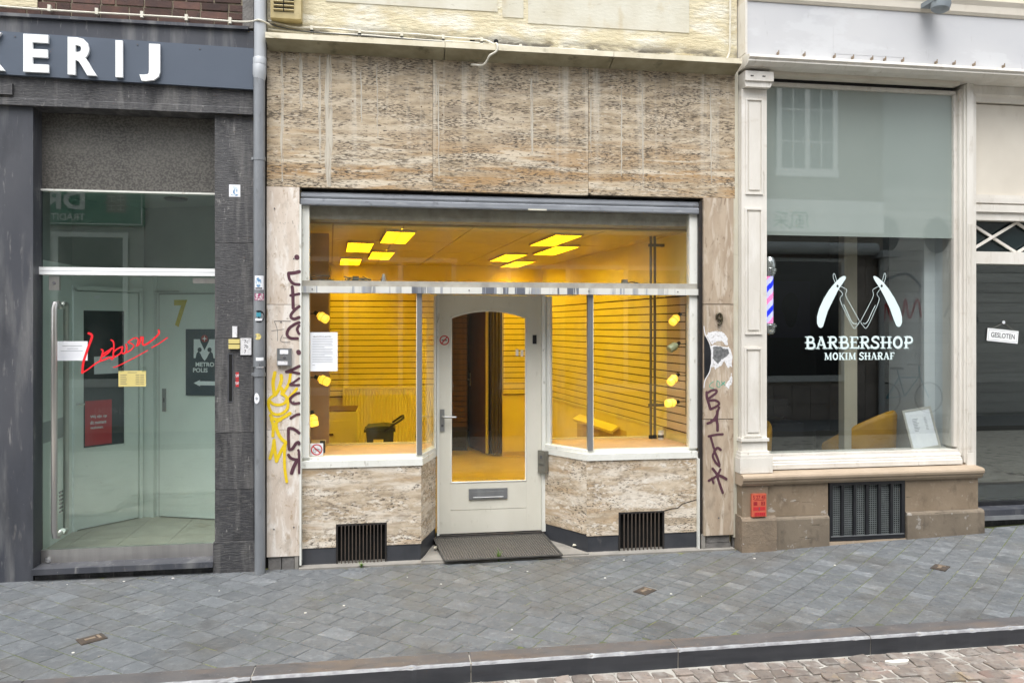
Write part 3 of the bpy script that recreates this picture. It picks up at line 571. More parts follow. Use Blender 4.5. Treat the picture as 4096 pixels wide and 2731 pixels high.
for (px_, py_, ang_, nm) in ((-1.87, -1.25, .66, "left of the downpipe"), (1.83, -.93, .68, "in front of the right window"), (4.33, -.82, .66, "before the barber window")):
    u = thing("utility_cover", "small rusty metal utility cover set in the grey paving "+nm, "utility cover", (px_, py_, gz(px_, py_)), "utility covers in the pavement")
    M = Matrix.Translation((px_, py_, gz(px_, py_)+.001)) @ Matrix.Rotation(ang_, 4, 'Z') @ Matrix.Rotation(-rise(px_)/1.8, 4, 'X')
    MB().box(-.075, .075, -.055, .055, -.01, .004, M=M).build("frame", "rust_bar", u, .002)
    MB().box(-.063, .063, -.043, .043, -.01, .006, M=M).build("lid", "rust_bar", u, .002)
    MB().box(-.04, .02, -.012, .012, 0, .009, M=M).box(.035, .05, -.03, .03, 0, .008, M=M).build("handle", "tan_rough", u, .001)

# ---------------------------------------------------------------- left: dark stone bakery front
bak = thing("shop_building", "dark bluestone shop front with glass door, left of the grey downpipe", "building", (-2.2, .3, 0))
wall = box("brick_wall", -6.2, -1.118, .028, .3, 4.335, 7.5, "mortar", bak, 0)
bk = MB().box(-.1, .1, -.0, .03, -.026, .026).build("brick", "brick", wall, .004)
bricks = []; row = 0; z = 4.368
while z < 4.95:
    x = -4.6+(row % 2)*.108+random.uniform(-.01, .01)
    while x < -1.14:
        l = .2 if random.random() < .8 else .095
        x1 = min(x+l, -1.125)
        if x1-x > .03: bricks.append((x, x1, z))
        x = x1+.012
    z += .0655; row += 1
first = True
for (x0, x1, zc) in bricks:
    mb = MB(); y = .018+random.uniform(-.003, .004)
    mb.box(x0, x1, y, .04, zc-.0265+random.uniform(-.002, .002), zc+.0265+random.uniform(-.002, .002), tone=random.random())
    mb.build("brick", "brick", wall, .004)
bpy.data.objects.remove(bk)
box("quoin_strip", -1.20, -1.116, .004, .03, 4.34, 4.97, "mortar_grey", bak, .004)
box("sandstone_block", -3.02, -2.72, .010, .03, 4.41, 5.0, "plaster", bak, .004)
box("stone_band", -6.2, -1.114, 0, .3, 3.865, 4.318, "bluestone_smooth", bak, .004)
box("drip_ledge", -6.2, -1.15, -.03, .05, 4.319, 4.343, "bluestone_smooth", bak, .004)
lin = MB().prism([(-.04, 3.64), (-.04, 3.69), (-.028, 3.70), (-.028, 3.863), (.3, 3.863), (.3, 3.64)], -6.2, -1.112, 'x').build("lintel", "bluestone", bak, .004)
box("lintel_block", -6.2, -2.87, -.05, -.0285, 3.715, 3.80, "bluestone", bak, .004)
box("pillar", -6.2, -2.745, 0, .168, -.1, 3.638, "bluestone_smooth", bak, .006)
for (z0, z1, x0, x1, y) in ((-.1, .228, -1.42, -1.103, -.018), (.231, .244, -1.418, -1.105, -.016), (.246, .655, -1.41, -1.113, 0), (.659, 1.108, -1.41, -1.112, .002), (1.112, 1.86, -1.41, -1.113, 0), (1.863, 2.62, -1.41, -1.112, .001), (2.623, 3.638, -1.411, -1.112, 0)):
    box("pillar_block", x0, x1, y, .35, z0, z1, "bluestone", bak, .007)
box("reveal", -1.409, -1.40, .012, .35, .1, 3.638, "bluestone", bak, 0)
# glazed opening
box("ribbed_blind", -2.745, -1.411, .15, .2, 3.037, 3.637, "ribbed_blind", bak, 0)
box("white_strip", -2.745, -1.411, .13, .2, 3.022, 3.036, "frame_white", bak, .002)
pane("transom_pane", -2.745, -1.411, .145, 2.421, 3.022, "glass_green", bak)
bar = box("white_transom_bar", -2.762, -1.41, .10, .17, 2.361, 2.420, "sign_white", bak, .003)
box("groove", -2.74, -1.43, .0992, .102, 2.389, 2.392, "ink_grey", bar, 0)
gd = thing("glass_door", None, None, (-2.1, .14, .08)); attach(gd, bak)
pane("door_pane", -2.740, -1.416, .14, .19, 2.352, "glass_green", gd, .010)
rl = box("bottom_rail", -2.742, -1.414, .125, .165, .086, .2, "steel_bright", gd, .003)
MB().lathe([(.024, 0), (.024, .006), (.018, .008)], (-2.69, .125, .125), 16, M=Matrix.Rotation(R(90), 4, 'X')).build("lock", "chrome", gd, smooth=True)
box("lock_plate", -2.681, -2.605, .118, .14, 2.24, 2.352, "steel_bright", gd, .003)
MB().lathe([(.012, 0), (.012, .006)], (-2.643, .118, 2.295), 12, M=Matrix.Rotation(R(90), 4, 'X')).build("key_cylinder", "ink", gd, smooth=True)
box("hinge_plate", -1.607, -1.418, .122, .16, 2.302, 2.345, "steel_bright", gd, .003)
hp = [(-2.605, .13, 2.11), (-2.605, .09, 2.135), (-2.608, .055, 2.13), (-2.612, .045, 2.09), (-2.612, .045, 1.8), (-2.612, .045, .37), (-2.608, .055, .325), (-2.605, .09, .315), (-2.605, .13, .335)]
tube("handle_bar", hp, .0225, "steel_bright", gd, 14)
tube("handle_bar", [(x+.004, .30-y, z) for x, y, z in hp], .0215, "steel_bright", gd, 14)
strokes("red_lettering", TR_RED[:-2], .1385, "red_paint", gd, label="red handwritten script lettering across the glass door", dy=2e-4)
for q in TR_RED[-2:]: strokes("red_underline", [q], .1385, "red_paint", gd)
box("door_step", -2.74, -1.418, -.04, .3, .054, .098, "bluestone_smooth", bak, .006)
box("step_base", -2.74, -1.418, .02, .3, -.1, .053, "bluestone", bak, 0)
# vestibule behind the door
vs_ = thing("vestibule", "pale green-white vestibule with two inner doors behind the glass door", "room", (-2.1, .9, .12))
box("floor_base", -3.2, -1.2, .17, 2.2, .05, .115, "slab_joint", vs_, 0)
for i in range(5):
    for j in range(4):
        MB().box(-.198, .198, -.198, .198, -.004, .0075, M=Matrix.Translation((-2.9+i*.4, .52+j*.4, .115)) @ Matrix.Rotation(0, 4, 'Z')).build("floor_tile", "vest_floor", vs_, .001)
box("door_mat_well", -2.7, -1.42, .172, .315, .115, .124, "navy", vs_, 0)
box("side_wall", -2.95, -2.84, .171, .97, .1, 2.5, "vest_wall", vs_, 0)
box("upper_wall", -2.95, -2.84, .171, .97, 2.501, 3.2, "vest_dim", vs_, 0)
box("wall_plate", -2.8399, -2.834, .32, .86, 1.0, 1.17, "opp_grey", vs_, .002)
for k in range(6): box("vent_slot", -2.8399, -2.832, .70, .78, .36+k*.033, .374+k*.033, "ink", vs_, 0)
dirL = Vector((.47, .48, 0)).normalized(); nL = Vector((dirL.y, -dirL.x, 0))
ML = Matrix(((dirL.x, -nL.x, 0, -2.85), (dirL.y, -nL.y, 0, .97), (0, 0, 1, 0), (0, 0, 0, 1)))
dirR = Vector((.60, -.215, 0)).normalized(); nR = Vector((dirR.y, -dirR.x, 0))
MR = Matrix(((dirR.x, -nR.x, 0, -2.34), (dirR.y, -nR.y, 0, 1.47), (0, 0, 1, 0), (0, 0, 0, 1)))
def wb(M, x0, x1, y0, y1, z0, z1, name, mat, par, bev=.002): return MB().box(x0, x1, y0, y1, z0, z1, M=M).build(name, mat, par, bev)
wb(ML, 0, .69, .03, .1, .1, 2.5, "inner_wall", "vest_wall", vs_, 0)
wb(ML, 0, .69, .03, .1, 2.501, 3.2, "upper_wall", "vest_dim", vs_, 0)
dl = wb(ML, .035, .615, 0, .032, .135, 2.27, "inner_door", "vest_wall", vs_)
wb(ML, .11, .475, -.004, .02, .86, 2.10, "dark_pane", "dark_glass", dl)
wb(ML, .475, .49, -.010, .02, .85, 2.12, "pane_bead", "vest_wall", dl)
tube("handle", [ML @ Vector(p) for p in ((.045, -.0, 1.26), (.045, -.04, 1.26), (.10, -.045, 1.26))], .009, "chrome", dl)
for a_ in (0.02, .625): wb(ML, a_, a_+.03, -.012, .03, .12, 2.31, "door_frame", "vest_wall", vs_)
wb(ML, .02, .655, -.012, .03, 2.28, 2.32, "door_head", "vest_wall", vs_)
wb(MR, -.12, 1.3, .03, .1, .1, 2.5, "inner_wall", "vest_wall", vs_, 0)
wb(MR, -.12, 1.3, .03, .1, 2.501, 3.2, "upper_wall", "vest_dim", vs_, 0)
dr = wb(MR, .11, 1.02, 0, .032, .135, 2.26, "inner_door", "vest_wall", vs_)
wb(MR, .095, .108, .012, .034, .12, 2.275, "shadow_gap", "vest_line", vs_, 0)
wb(MR, .095, 1.02, .012, .034, 2.262, 2.275, "shadow_gap", "vest_line", vs_, 0)
wb(MR, .145, .185, -.008, .01, 1.14, 1.36, "lock_plate", "steel", dr)
wb(MR, .16, .17, -.012, 0, 1.23, 1.27, "key_hole", "ink", dr, 0)
wb(MR, -.06, .06, -.02, .05, .12, 2.5, "corner_post", "vest_wall", vs_)
box("vestibule_ceiling", -3.2, -1.2, .205, 2.2, 3.1, 3.2, "vest_dim", vs_, 0)
box("side_wall", -1.399, -1.30, .171, 1.4, .1, 3.09, "vest_wall", vs_, 0)
MB().lathe([(.0, 0), (.09, .002), (.1, .012), (.1, .02)], (-1.93, .85, 3.08), 20).build("ceiling_spot", "black_paint", vs_, smooth=True)
wb(MR, .02, .3, -.001, .031, 2.29, 2.295, "cable_line", "vest_line", vs_, 0)
text("number_seven", "7", .27, .41, 1.95, 2.21, -.004, "yellow_print", dr, .03, M=MR, label="big yellow number 7 on the inner door")

gr_ = random.Random(77); gm = MB()
for k in range(420):
    if k < 200: x, y = gr_.uniform(-3, 6), -abs(gr_.gauss(0, .05))-.01; y = y-.13 if x > 2.95 else y-.04; z = gz(x, y)
    elif k < 330: x, y = gr_.uniform(-.5, 5), -1.965-abs(gr_.gauss(0, .05)); z = -.107
    else: x, y = gr_.uniform(-3, 6), gr_.uniform(-1.75, -.1); z = gz(x, y)
    r_ = gr_.uniform(.002, .0055); a0 = gr_.uniform(0, 6)
    gm.prism([(x+r_*math.cos(a0+t)*gr_.uniform(.6, 1.5), y+r_*math.sin(a0+t)*gr_.uniform(.6, 1.5)) for t in (0, 1.3, 2.6, 3.9, 5.2)], z-.001, z+r_*.7, 'z')
tag(gm.build("grit", "concrete", None), "scattered grit and dirt along the wall foot, paving and gutter", "grit", kind="stuff")
# things on and behind the glass door
def notice(name, label, cat, x0, x1, z0, z1, y, mat, lines, lm="ink_grey", M=None, head=None, th=.0006, lh=.0035):
    t = thing(name, label, cat, (M @ Vector(((x0+x1)/2, y, z0))) if M else ((x0+x1)/2, y, z0))
    MB().box(x0, x1, y-th, y, z0, z1, M=M).build("sheet", mat, t)
    mb = MB()
    for (a, b, zf) in lines:
        xa, xb, zc = x0+(x1-x0)*a, x0+(x1-x0)*b, z0+(z1-z0)*zf
        q = [(xa, y-th-.0006, zc-lh/2), (xb, y-th-.0006, zc-lh/2), (xb, y-th-.0006, zc+lh/2), (xa, y-th-.0006, zc+lh/2)]
        mb.face([M @ Vector(p) for p in q] if M else q)
    if lines: mb.build("printed_lines", lm, t)
    if head:
        s, a, b, c, d = head
        text("heading", s, x0+(x1-x0)*a, x0+(x1-x0)*b, z0+(z1-z0)*c, z0+(z1-z0)*d, y-th-.0006, "ink", t, .01, M=M)
    return t
notice("paper_notice", "small white paper taped to the glass door beside the red lettering", "notice", -2.638, -2.405, 1.685, 1.838, .1395, "paper", [(.2, .83, .76), (.35, .7, .62), (.15, .85, .5)])
hl = [(.07, .3-.03*(k % 3 == 1), .74-k*.115) for k in range(6)]+[(.62, .76, .74-k*.115) for k in range(6)]+[(.79, .93, .74-k*.115) for k in range(6)]+[(.33, .67, .89)]
hs_ = notice("opening_hours_sign", "yellow opening-hours card hung on suction cups on the glass door", "sign", -2.175, -1.968, 1.475, 1.601, .1392, "yellow_card", hl, "ink")
for a in (-2.155, -1.985): MB().lathe([(0, 0), (.02, .001), (.021, .004)], (a, .139, 1.612), 14, M=Matrix.Rotation(R(90), 4, 'X')).build("suction_cup", "glass_clear", hs_, smooth=True)
ms = thing("wayfinding_sign", "navy sign with white pin emblem and arrow on the inner wall behind the glass door", "sign", MR @ Vector((.65, -.005, 1.3)))
wb(MR, .40, .98, -.012, -.001, 1.30, 1.93, "board", "navy", ms)
mb = MB(); yv = -.0135
def fl(pts, y=yv): return [MR @ Vector((p[0], y, p[1])) for p in pts]
mb.face(fl([(.485, 1.835), (.485, 1.655), (.505, 1.655), (.515, 1.70), (.535, 1.72), (.555, 1.70), (.575, 1.66), (.60, 1.63), (.625, 1.66), (.645, 1.70), (.665, 1.72), (.685, 1.70), (.695, 1.655), (.715, 1.655), (.715, 1.835)]))
mb.build("emblem", "paper", ms)
MB().face(fl([(.6+.048*math.cos(R(a)), 1.835+.052*math.sin(R(a))) for a in range(-30, 211, 15)]+[(.6, 1.73)], -.0145)).build("pin", "navy", ms)
MB().face(fl([(.6+.036*math.cos(R(a)), 1.84+.036*math.sin(R(a))) for a in range(0, 360, 20)], -.0152)).build("pin_disc", "orange_dark", ms)
MB().face(fl([(.6, 1.868), (.606, 1.846), (.628, 1.84), (.606, 1.834), (.6, 1.812), (.594, 1.834), (.572, 1.84), (.594, 1.846)], -.0158)).build("pin_star", "paper", ms)
for cx_ in (.548, .652): MB().face(fl([(cx_+.022*math.cos(R(a)), 1.735+.022*math.sin(R(a))) for a in range(0, 360, 24)], -.0145)).build("pin_head", "navy", ms)
text("lettering", "METRO", .505, .70, 1.575, 1.617, yv, "paper", ms, .03, M=MR)
text("lettering", "POLIS", .478, .632, 1.520, 1.562, yv, "paper", ms, .03, M=MR)
MB().face(fl([(.485, 1.418), (.555, 1.45), (.547, 1.437), (.78, 1.437), (.78, 1.398), (.547, 1.398), (.555, 1.386)])).build("arrow", "paper", ms)
rc = notice("closed_card", "red card with white text inside the dark pane of the inner door", "sign", .12, .36, .875, 1.28, -.0045, "red_print", [], M=ML)
for i, s in enumerate(("Wij zijn op", "dit moment", "gesloten.")):
    text("lettering", s, .165, .165+(.15, .145, .12)[i], 1.115-i*.05, 1.148-i*.05, -.0062, "paper", rc, .02, M=ML)
notice("paper_notice", "grey paper sheet on the dark pane of the inner door, behind the red lettering", "notice", .20, .42, 1.52, 1.68, -.0045, "paper", [(.3, .7, .7)], M=ML)
MB().box(.2, .25, -.004, 0, 2.21, 2.24, M=ML).build("tag_plate", "paper", dl)
# sign board over the bakery
sg = thing("fascia_sign", "slate-blue fascia board with raised white letters above the glass door", "sign", (-2.3, -.05, 3.85))
TS = Matrix.Translation((-2.03, 0, 4.01)) @ Matrix.Rotation(.0165, 4, 'Y') @ Matrix.Translation((2.03, 0, -4.01))
MB().box(-6.2, -1.104, -.06, -.002, 3.848, 4.173, M=TS).build("board", "sign_board", sg, .002)
for k, (c, a, b, z0, z1) in enumerate((("K", -3.11, -2.905, 3.882, 4.168), ("E", -2.776, -2.598, 3.882, 4.168), ("R", -2.464, -2.258, 3.876, 4.162), ("I", -2.122, -2.070, 3.873, 4.156), ("J", -1.948, -1.798, 3.853, 4.143))):
    text("letter", c, a, b, z0, z1, -.066, "sign_white", sg, .035, ext=.022)
for x in (-2.845, -1.97, -1.51): MB().lathe([(.006, 0), (.006, .004)], (x, -.06, 4.14-.016*(x+2.03)), 8, M=Matrix.Rotation(R(90), 4, 'X')).build("screw", "ink", sg)
# bells, letter slot, stickers on the right pillar
bl = thing("door_bell", "yellow doorbell buttons with white name plate on the dark stone pillar", "doorbell", (-1.21, 0, 1.73))
for k in range(2): box("bell_button", -1.302, -1.218, -.022, -.001, 1.777+k*.042, 1.812+k*.042, "yellow_card", bl, .003)
box("name_plate", -1.214, -1.13, -.010, -.001, 1.728, 1.862, "white_sticker", bl, .002)
for i, s in enumerate(("7c", "7b", "7")): text("lettering", s, -1.185, -1.185+.012*len(s)*1.35, 1.822-i*.04, 1.848-i*.04, -.0108, "ink", bl, .01)
box("chime_box", -1.275, -1.238, -.012, -.001, 1.868, 1.957, "white_sticker", bl, .003)
sl_ = thing("letter_slot", "narrow black letter slot in the dark stone pillar below the doorbell", "letter slot", (-1.29, 0, 1.35))
box("slot_frame", -1.311, -1.270, -.0035, .0, 1.35, 1.742, "bluestone_smooth", sl_, .001)
box("slot_opening", -1.302, -1.278, -.006, -.003, 1.362, 1.732, "dark_void", sl_, .001)
st = notice("sticker", "red and dark letterbox sticker on the dark stone pillar", "sticker", -1.253, -1.225, 1.47, 1.594, -.0012, "ink", [])
for k in range(2): box("red_field", -1.251, -1.227, -.0026, -.0019, 1.474+k*.06, 1.530+k*.06, "red_print", st, 0)
for k in range(2): text("lettering", "NEE", -1.25, -1.228, 1.49+k*.06, 1.516+k*.06, -.0032, "paper", st, .0, rot=R(90))
st = notice("sticker", "square white and blue picture sticker on the dark stone pillar", "sticker", -1.302, -1.216, 2.988, 3.085, -.0012, "paper", [])
strokes("picture", [(.016, [(-1.268, 3.065), (-1.245, 3.055), (-1.242, 3.035)]), (.012, [(-1.262, 3.05), (-1.265, 3.02), (-1.25, 3.0)]), (.01, [(-1.28, 3.003), (-1.235, 3.003)])], -.0022, "blue_sticker", st)

# ---------------------------------------------------------------- downpipe
dp = thing("downpipe", "grey zinc downpipe between the dark stone and travertine fronts", "pipe", (-1.058, -.06, 0))
tube("pipe", [(-1.060, -.06, 4.02), (-1.060, -.06, 1.66)], .044, "zinc", dp, 20)
tube("pipe", [(-1.058, -.06, 1.66), (-1.055, -.06, 0)], .041, "zinc", dp, 20)
tube("upper_pipe", [(-1.053, -.06, 7.2), (-1.053, -.06, 4.07)], .047, "zinc_pale", dp, 20)
MB().lathe([(.05, 0), (.052, .0), (.052, .05), (.049, .055)], (-1.056, -.06, 4.03), 20).build("collar", "zinc_pale", dp, smooth=True)
MB().lathe([(.038, 0), (.052, .07), (.052, .14), (.050, .145)], (-1.058, -.06, 3.885), 20).build("collar", "zinc_pale", dp, smooth=True)
MB().lathe([(.0465, 0), (.0465, .05)], (-1.059, -.06, 1.635), 20).build("collar", "zinc", dp, smooth=True)
for zb in (3.27, 1.56): 
    MB().lathe([(.0475, 0), (.0475, .03)], (-1.059, -.06, zb), 20).box(-1.12, -1.09, -.065, .0, zb+.005, zb+.025).build("bracket", "zinc", dp, smooth=True)
box("gap_wall", -1.1115, -1.0125, .06, .3, -.1, 7, "dark_void", bak, 0)
def wrap(z0, z1, a0, a1, rad, mb, mi=0, cx=-1.058, cy=-.06, n=8, oval=False):
    V = []
    if oval:
        for k in range(20):
            t = 2*math.pi*k/20; a = (a0+a1)/2+(a1-a0)/2*math.cos(t); V.append((cx+rad*math.sin(a), cy-rad*math.cos(a), (z0+z1)/2+(z1-z0)/2*math.sin(t)))
        c = ((cx+rad*1.02*math.sin((a0+a1)/2)), cy-rad*1.02*math.cos((a0+a1)/2), (z0+z1)/2)
        for k in range(20): mb.face([c, V[k], V[(k+1) % 20]], mi)
        return mb
    for i in range(n):
        p = [(cx+rad*math.sin(a0+(a1-a0)*q/n), cy-rad*math.cos(a0+(a1-a0)*q/n)) for q in (i, i+1)]
        mb.face([(*p[0], z0), (*p[1], z0), (*p[1], z1), (*p[0], z1)], mi)
    return mb
def sticker(label, z0, z1, a0, a1, mats, oval=False, extra=()):
    t = thing("sticker", label, "sticker", (-1.058, -.105, z0))
    wrap(z0, z1, a0, a1, .0452, MB(), oval=oval).build("face", mats, t)
    for (nm, mt, q0, q1, b0, b1, ov) in extra: wrap(q0, q1, b0, b1, .0459, MB(), oval=ov).build(nm, mt, t)
    return t
sticker("white sticker with blue figure, topmost on the downpipe", 2.245, 2.355, -.9, .9, "paper", extra=[("picture", "blue_sticker", 2.265, 2.34, -.55, .45, True), ("base_line", "ink", 2.25, 2.262, -.6, .6, False)])
sticker("torn magenta and white sticker on the downpipe", 2.16, 2.215, -1.0, 1.0, "magenta_sticker")
sticker("round black sticker with blue triangle on the downpipe", 1.985, 2.082, -1.15, 1.15, "black_sticker", True, extra=[("triangle", "teal_print", 2.03, 2.065, -.4, .4, False), ("white_marks", "paper", 2.0, 2.018, -.6, .6, False)])
sticker("small yellow diamond sticker on the downpipe", 1.85, 1.9, -.8, .45, "yellow_card", True)
sticker("white sticker with black check mark on the downpipe", 1.63, 1.71, -.5, .9, "paper", extra=[("mark", "ink", 1.64, 1.665, -.4, .8, True)])
sticker("oval white sticker, lowest on the downpipe", 1.345, 1.43, -.9, .15, "paper", True, extra=[("marks", "ink_grey", 1.375, 1.4, -.6, -.1, True)])
# cable on the bakery
def cable(name, label, path, r, clips=(), mat="cable_white"):
    t = thing(name, label, "cable", path[0])
    tube("wire", spline(path, 5), r, mat, t, 8)
    for (x, y, z) in clips: box("clip", x-.011, x+.011, y-.018, y+.012, z-.028, z+.02, mat, t, .004)
    return t
zc = lambda x: 4.395-.012*(x+3)
cable("cable", "white cable clipped along the dark stone ledge under the bricks", [(x, -.02, zc(x)+.006*math.sin(3*x)) for x in (-6.1, -5.4, -4.6, -3.9, -3.2, -2.8, -2.4, -2.0, -1.6, -1.25)]+[(-1.12, -.06, 4.37), (-1.05, -.115, 4.365), (-.97, -.03, 4.36)], .008, [(x, -.012, zc(x)+.012) for x in (-2.62, -2.28, -1.95, -1.62, -1.29)])

# ---------------------------------------------------------------- middle: travertine shop
mid = thing("shop_building", "travertine shop front with yellow-lit windows and recessed cream door", "building", (.95, .3, 0))
pw = box("plaster_wall", -1.012, 2.995, .02, .3, 4.2, 7.5, "plaster", mid, 0)
for (x0, x1, z0, z1) in ((-.55, .86, 4.60, 7.0), (.90, 1.08, 4.56, 7.0), (1.12, 2.55, 4.52, 7.0)):
    box("filled_window", x0, x1, .015, .03, z0, z1, "plaster_pale", mid, .004)
for x in (.645, .845): MB().lathe([(.02, 0), (.02, .02)], (x, .022, 4.345), 12, M=Matrix.Rotation(R(90), 4, 'X')).build("drain_hole", "dark_void", mid)
for i, (x0, x1) in enumerate(((-1.011, .314), (.3165, 1.639), (1.6415, 2.966))):
    dz = (0, -.004, 0)[i]
    sb = prism("facade_slab", [(x0, 3.081+dz), (x1, 3.081+dz), (x1, 4.2), (x0, 4.2)] if i != 2 else [(x0, 3.10), (x0+.035, 3.082), (x1, 3.081), (x1, 4.2), (x0, 4.2)], (.0, .003, .001)[i], .06, "trav_head", mid, bevel=.003)
    for (fx, zf) in ((.06, 3.80), (.51, 3.79), (.93, 3.77), (.50, 3.41), (.93, 3.39)):
        MB().lathe([(.006, 0), (.006, .003)], (x0+(x1-x0)*fx, (.0, .003, .001)[i]-.0005, zf-.09*i), 8, M=Matrix.Rotation(R(90), 4, 'X')).build("anchor_hole", "wood_dark", sb)
box("wall_core", -1.0, 2.97, .061, .3, 3.06, 4.2, "mortar_grey", mid, 0)
for (x, w_, z0, z1) in ((-.895, .022, 3.12, 4.15), (-.53, .06, 3.09, 4.16), (-.60, .02, 3.3, 4.15), (-.27, .012, 3.62, 4.05), (-.14, .010, 3.5, 4.12), (.34, .022, 3.80, 4.05), (.36, .012, 3.2, 4.0), (1.145, .026, 3.40, 4.05), (1.93, .012, 3.25, 4.02), (2.12, .012, 3.12, 4.02), (2.74, .014, 3.2, 4.05), (.70, .012, 3.7, 4.0), (1.66, .01, 3.4, 4.0), (-.75, .03, 3.7, 4.16)):
    rn = random.Random(int(x*1000)); mb = MB()
    ribbon(mb, [(x+rn.uniform(-.004, .004)+.01*(k/12)*rn.uniform(0, 1), z1-(z1-z0)*k/12) for k in range(13)], w_, -.0006, rnd=False, step=0, taper=.5); mb.build("drip_stain", "lime_stain", mid)
# cornice
cz0 = 4.217
for i, (x0, x1) in enumerate(((-1.0, .405), (.409, 1.82), (1.824, 2.962))):
    c = MB()
    c.mesh([(x, y, z) for x in (x0, x1) for y, z in ((-.15, cz0), (-.15, cz0+.044), (.02, cz0+.052), (.02, cz0))], [(0, 1, 2, 3), (7, 6, 5, 4), (0, 4, 5, 1), (1, 5, 6, 2), (0, 3, 7, 4)])
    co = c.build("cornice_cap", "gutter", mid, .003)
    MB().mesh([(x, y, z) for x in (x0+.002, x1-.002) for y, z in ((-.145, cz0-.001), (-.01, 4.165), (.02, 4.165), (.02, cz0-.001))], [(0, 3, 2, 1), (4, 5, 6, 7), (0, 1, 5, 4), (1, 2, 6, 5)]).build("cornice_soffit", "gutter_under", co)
for i, (z0, z1) in enumerate(((.108, 1.1245), (1.1275, 2.129), (2.1325, 3.076))):
    p = box("pilaster_slab", -1.0105, -.757, -.012, .06, z0, z1, "trav_pale", mid, .003)
    q = box("pilaster_slab", 2.672, 2.948, -.012, .06, z0+.02, z1+.004 if z1 > 3 else z1+.0165, "trav_tan", mid, .003)
    for (x, z) in (((-.955, .33), (-.80, .34), (-.80, 1.02), (-.83, .66)), ((-.90, 1.99), (-.80, 1.35), (-.77, 1.22), (-.9, 1.3)), ((-.95, 2.9), (-.8, 2.5), (-.8, 2.3), (-.9, 2.4)))[i][:2]:
        MB().lathe([(.006, 0), (.006, .003)], (x, -.0122, z), 8, M=Matrix.Rotation(R(90), 4, 'X')).build("anchor_hole", "ink", p)
MB().lathe([(.006, 0), (.006, .003)], (2.81, -.0122, .28), 8, M=Matrix.Rotation(R(90), 4, 'X')).build("anchor_hole", "ink", mid)
for (x0, x1) in ((-1.0, -.90), (-.893, -.80)):
    box("foot_stone", x0, x1, .0, .2, -.08, .105, "mortar_grey", mid, .012)
box("foot_stone", -.795, -.765, -.008, .2, -.08, .107, "concrete", mid, .004)
for (x0, x1, z0, z1) in ((2.70, 2.93, -.06, .055), (2.705, 2.92, .06, .125)): box("foot_stone", x0, x1, .01, .2, z0, z1, "mortar_grey", mid, .012)
box("foot_post", 2.655, 2.69, -.005, .2, -.06, .137, "concrete", mid, .004)
box("edge_render", 2.951, 2.998, .002, .3, .1, 4.2, "plaster_pale", mid, .004)
box("edge_foot", 2.951, 3.0, .02, .3, -.1, .1, "mortar_grey", mid, .01)
# shutter and guides
box("shutter_gap", -.75, 2.69, .059, .06, 2.99, 3.09, "dark_void", mid, 0)
MB().prism([(.03, 2.996), (.022, 3.012), (.024, 3.035), (.04, 3.05), (.058, 3.05), (.058, 2.996)], -.75, 2.668, 'x').build("shutter_slat", "shutter", mid, .002)
MB().prism([(.02, 2.941), (.016, 2.95), (.016, 2.985), (.024, 2.993), (.058, 2.993), (.058, 2.941)], -.752, 2.669, 'x').build("shutter_bottom_bar", "shutter", mid, .002)
box("torn_tape", 1.12, 1.28, .0145, .0158, 2.938, 2.951, "plaster_pale", mid, 0)
box("shutter_guide", -.7565, -.742, -.012, .05, .03, 2.94, "frame_white", mid, .002)
box("shutter_guide", 2.640, 2.671, .012, .06, -.01, 3.05, "black_metal", mid, .002)
box("guide_strip", 2.632, 2.642, .004, .05, .0, .80, "frame_white", mid, .002)
# frames
FW = "frame_white"
box("window_post", -.741, -.686, .05, .12, .885, 2.94, FW, mid, .004)
box("window_post", 2.567, 2.639, .05, .12, .885, 2.94, FW, mid, .004)
box("transom", -.752, 2.639, .028, .115, 2.2295, 2.283, "transom_worn", mid, .004)
for x in (-.66, .62, 1.65, 2.45): MB().lathe([(.006, 0), (.006, .003)], (x, .027, 2.257), 8, M=Matrix.Rotation(R(90), 4, 'X')).build("screw", "ink", mid)
box("transom_ledge", -.745, 2.635, .045, .115, 2.284, 2.330, "soffit_dust", mid, .003)
pane("upper_pane", -.686, 2.567, .085, 2.3305, 2.938, "glass_amber", mid)
def sweep(name, pts, wid, z0, z1, mat, par, top=.012):
    """bay strip: plan path (outer edge), width inwards, z0-z1 with the front top edge lowered"""
    n = len(pts); inn = []
    for i in range(n):
        a = pts[max(i-1, 0)]; b = pts[min(i+1, n-1)]
        def nr(p, q): l = math.hypot(q[0]-p[0], q[1]-p[1]); return (-(q[1]-p[1])/l, (q[0]-p[0])/l)
        n1 = nr(a, pts[i]) if i else nr(pts[i], b); n2 = nr(pts[i], b) if i < n-1 else n1
        mx, my = n1[0]+n2[0], n1[1]+n2[1]; l2 = (mx*mx+my*my)/2/(1+n1[0]*n2[0]+n1[1]*n2[1])*2
        k = 2/(mx*mx+my*my)
        inn.append((pts[i][0]+mx*k*wid, pts[i][1]+my*k*wid))
    mb = MB(); V = []
    for o_, i_ in zip(pts, inn): V += [(*o_, z0), (*o_, z1-top), (*i_, z1), (*i_, z0)]
    F = [(0, 1, 2, 3), tuple(4*(n-1)+k for k in (3, 2, 1, 0))]
    for i in range(n-1):
        for a, b in ((0, 1), (1, 2), (2, 3), (3, 0)): F.append((4*i+a, 4*(i+1)+a, 4*(i+1)+b, 4*i+b))
    return mb.mesh(V, F).build(name, mat, par, .003)
LP = [(-.752, .04), (.232, .04), (.378, .49)]; RP = [(1.336, .49), (1.636, .04), (2.639, .04)]
for k, P in enumerate((LP, RP)):
    sweep("window_sill", P, .10, .80, .868, FW, mid)
    sweep("glazing_bead", [(p[0], p[1]+.03) if i != (2, 0)[k] else (p[0]+(.0, .0)[k], p[1]) for i, p in enumerate(P)], .05, .860, .892, FW, mid, .006)
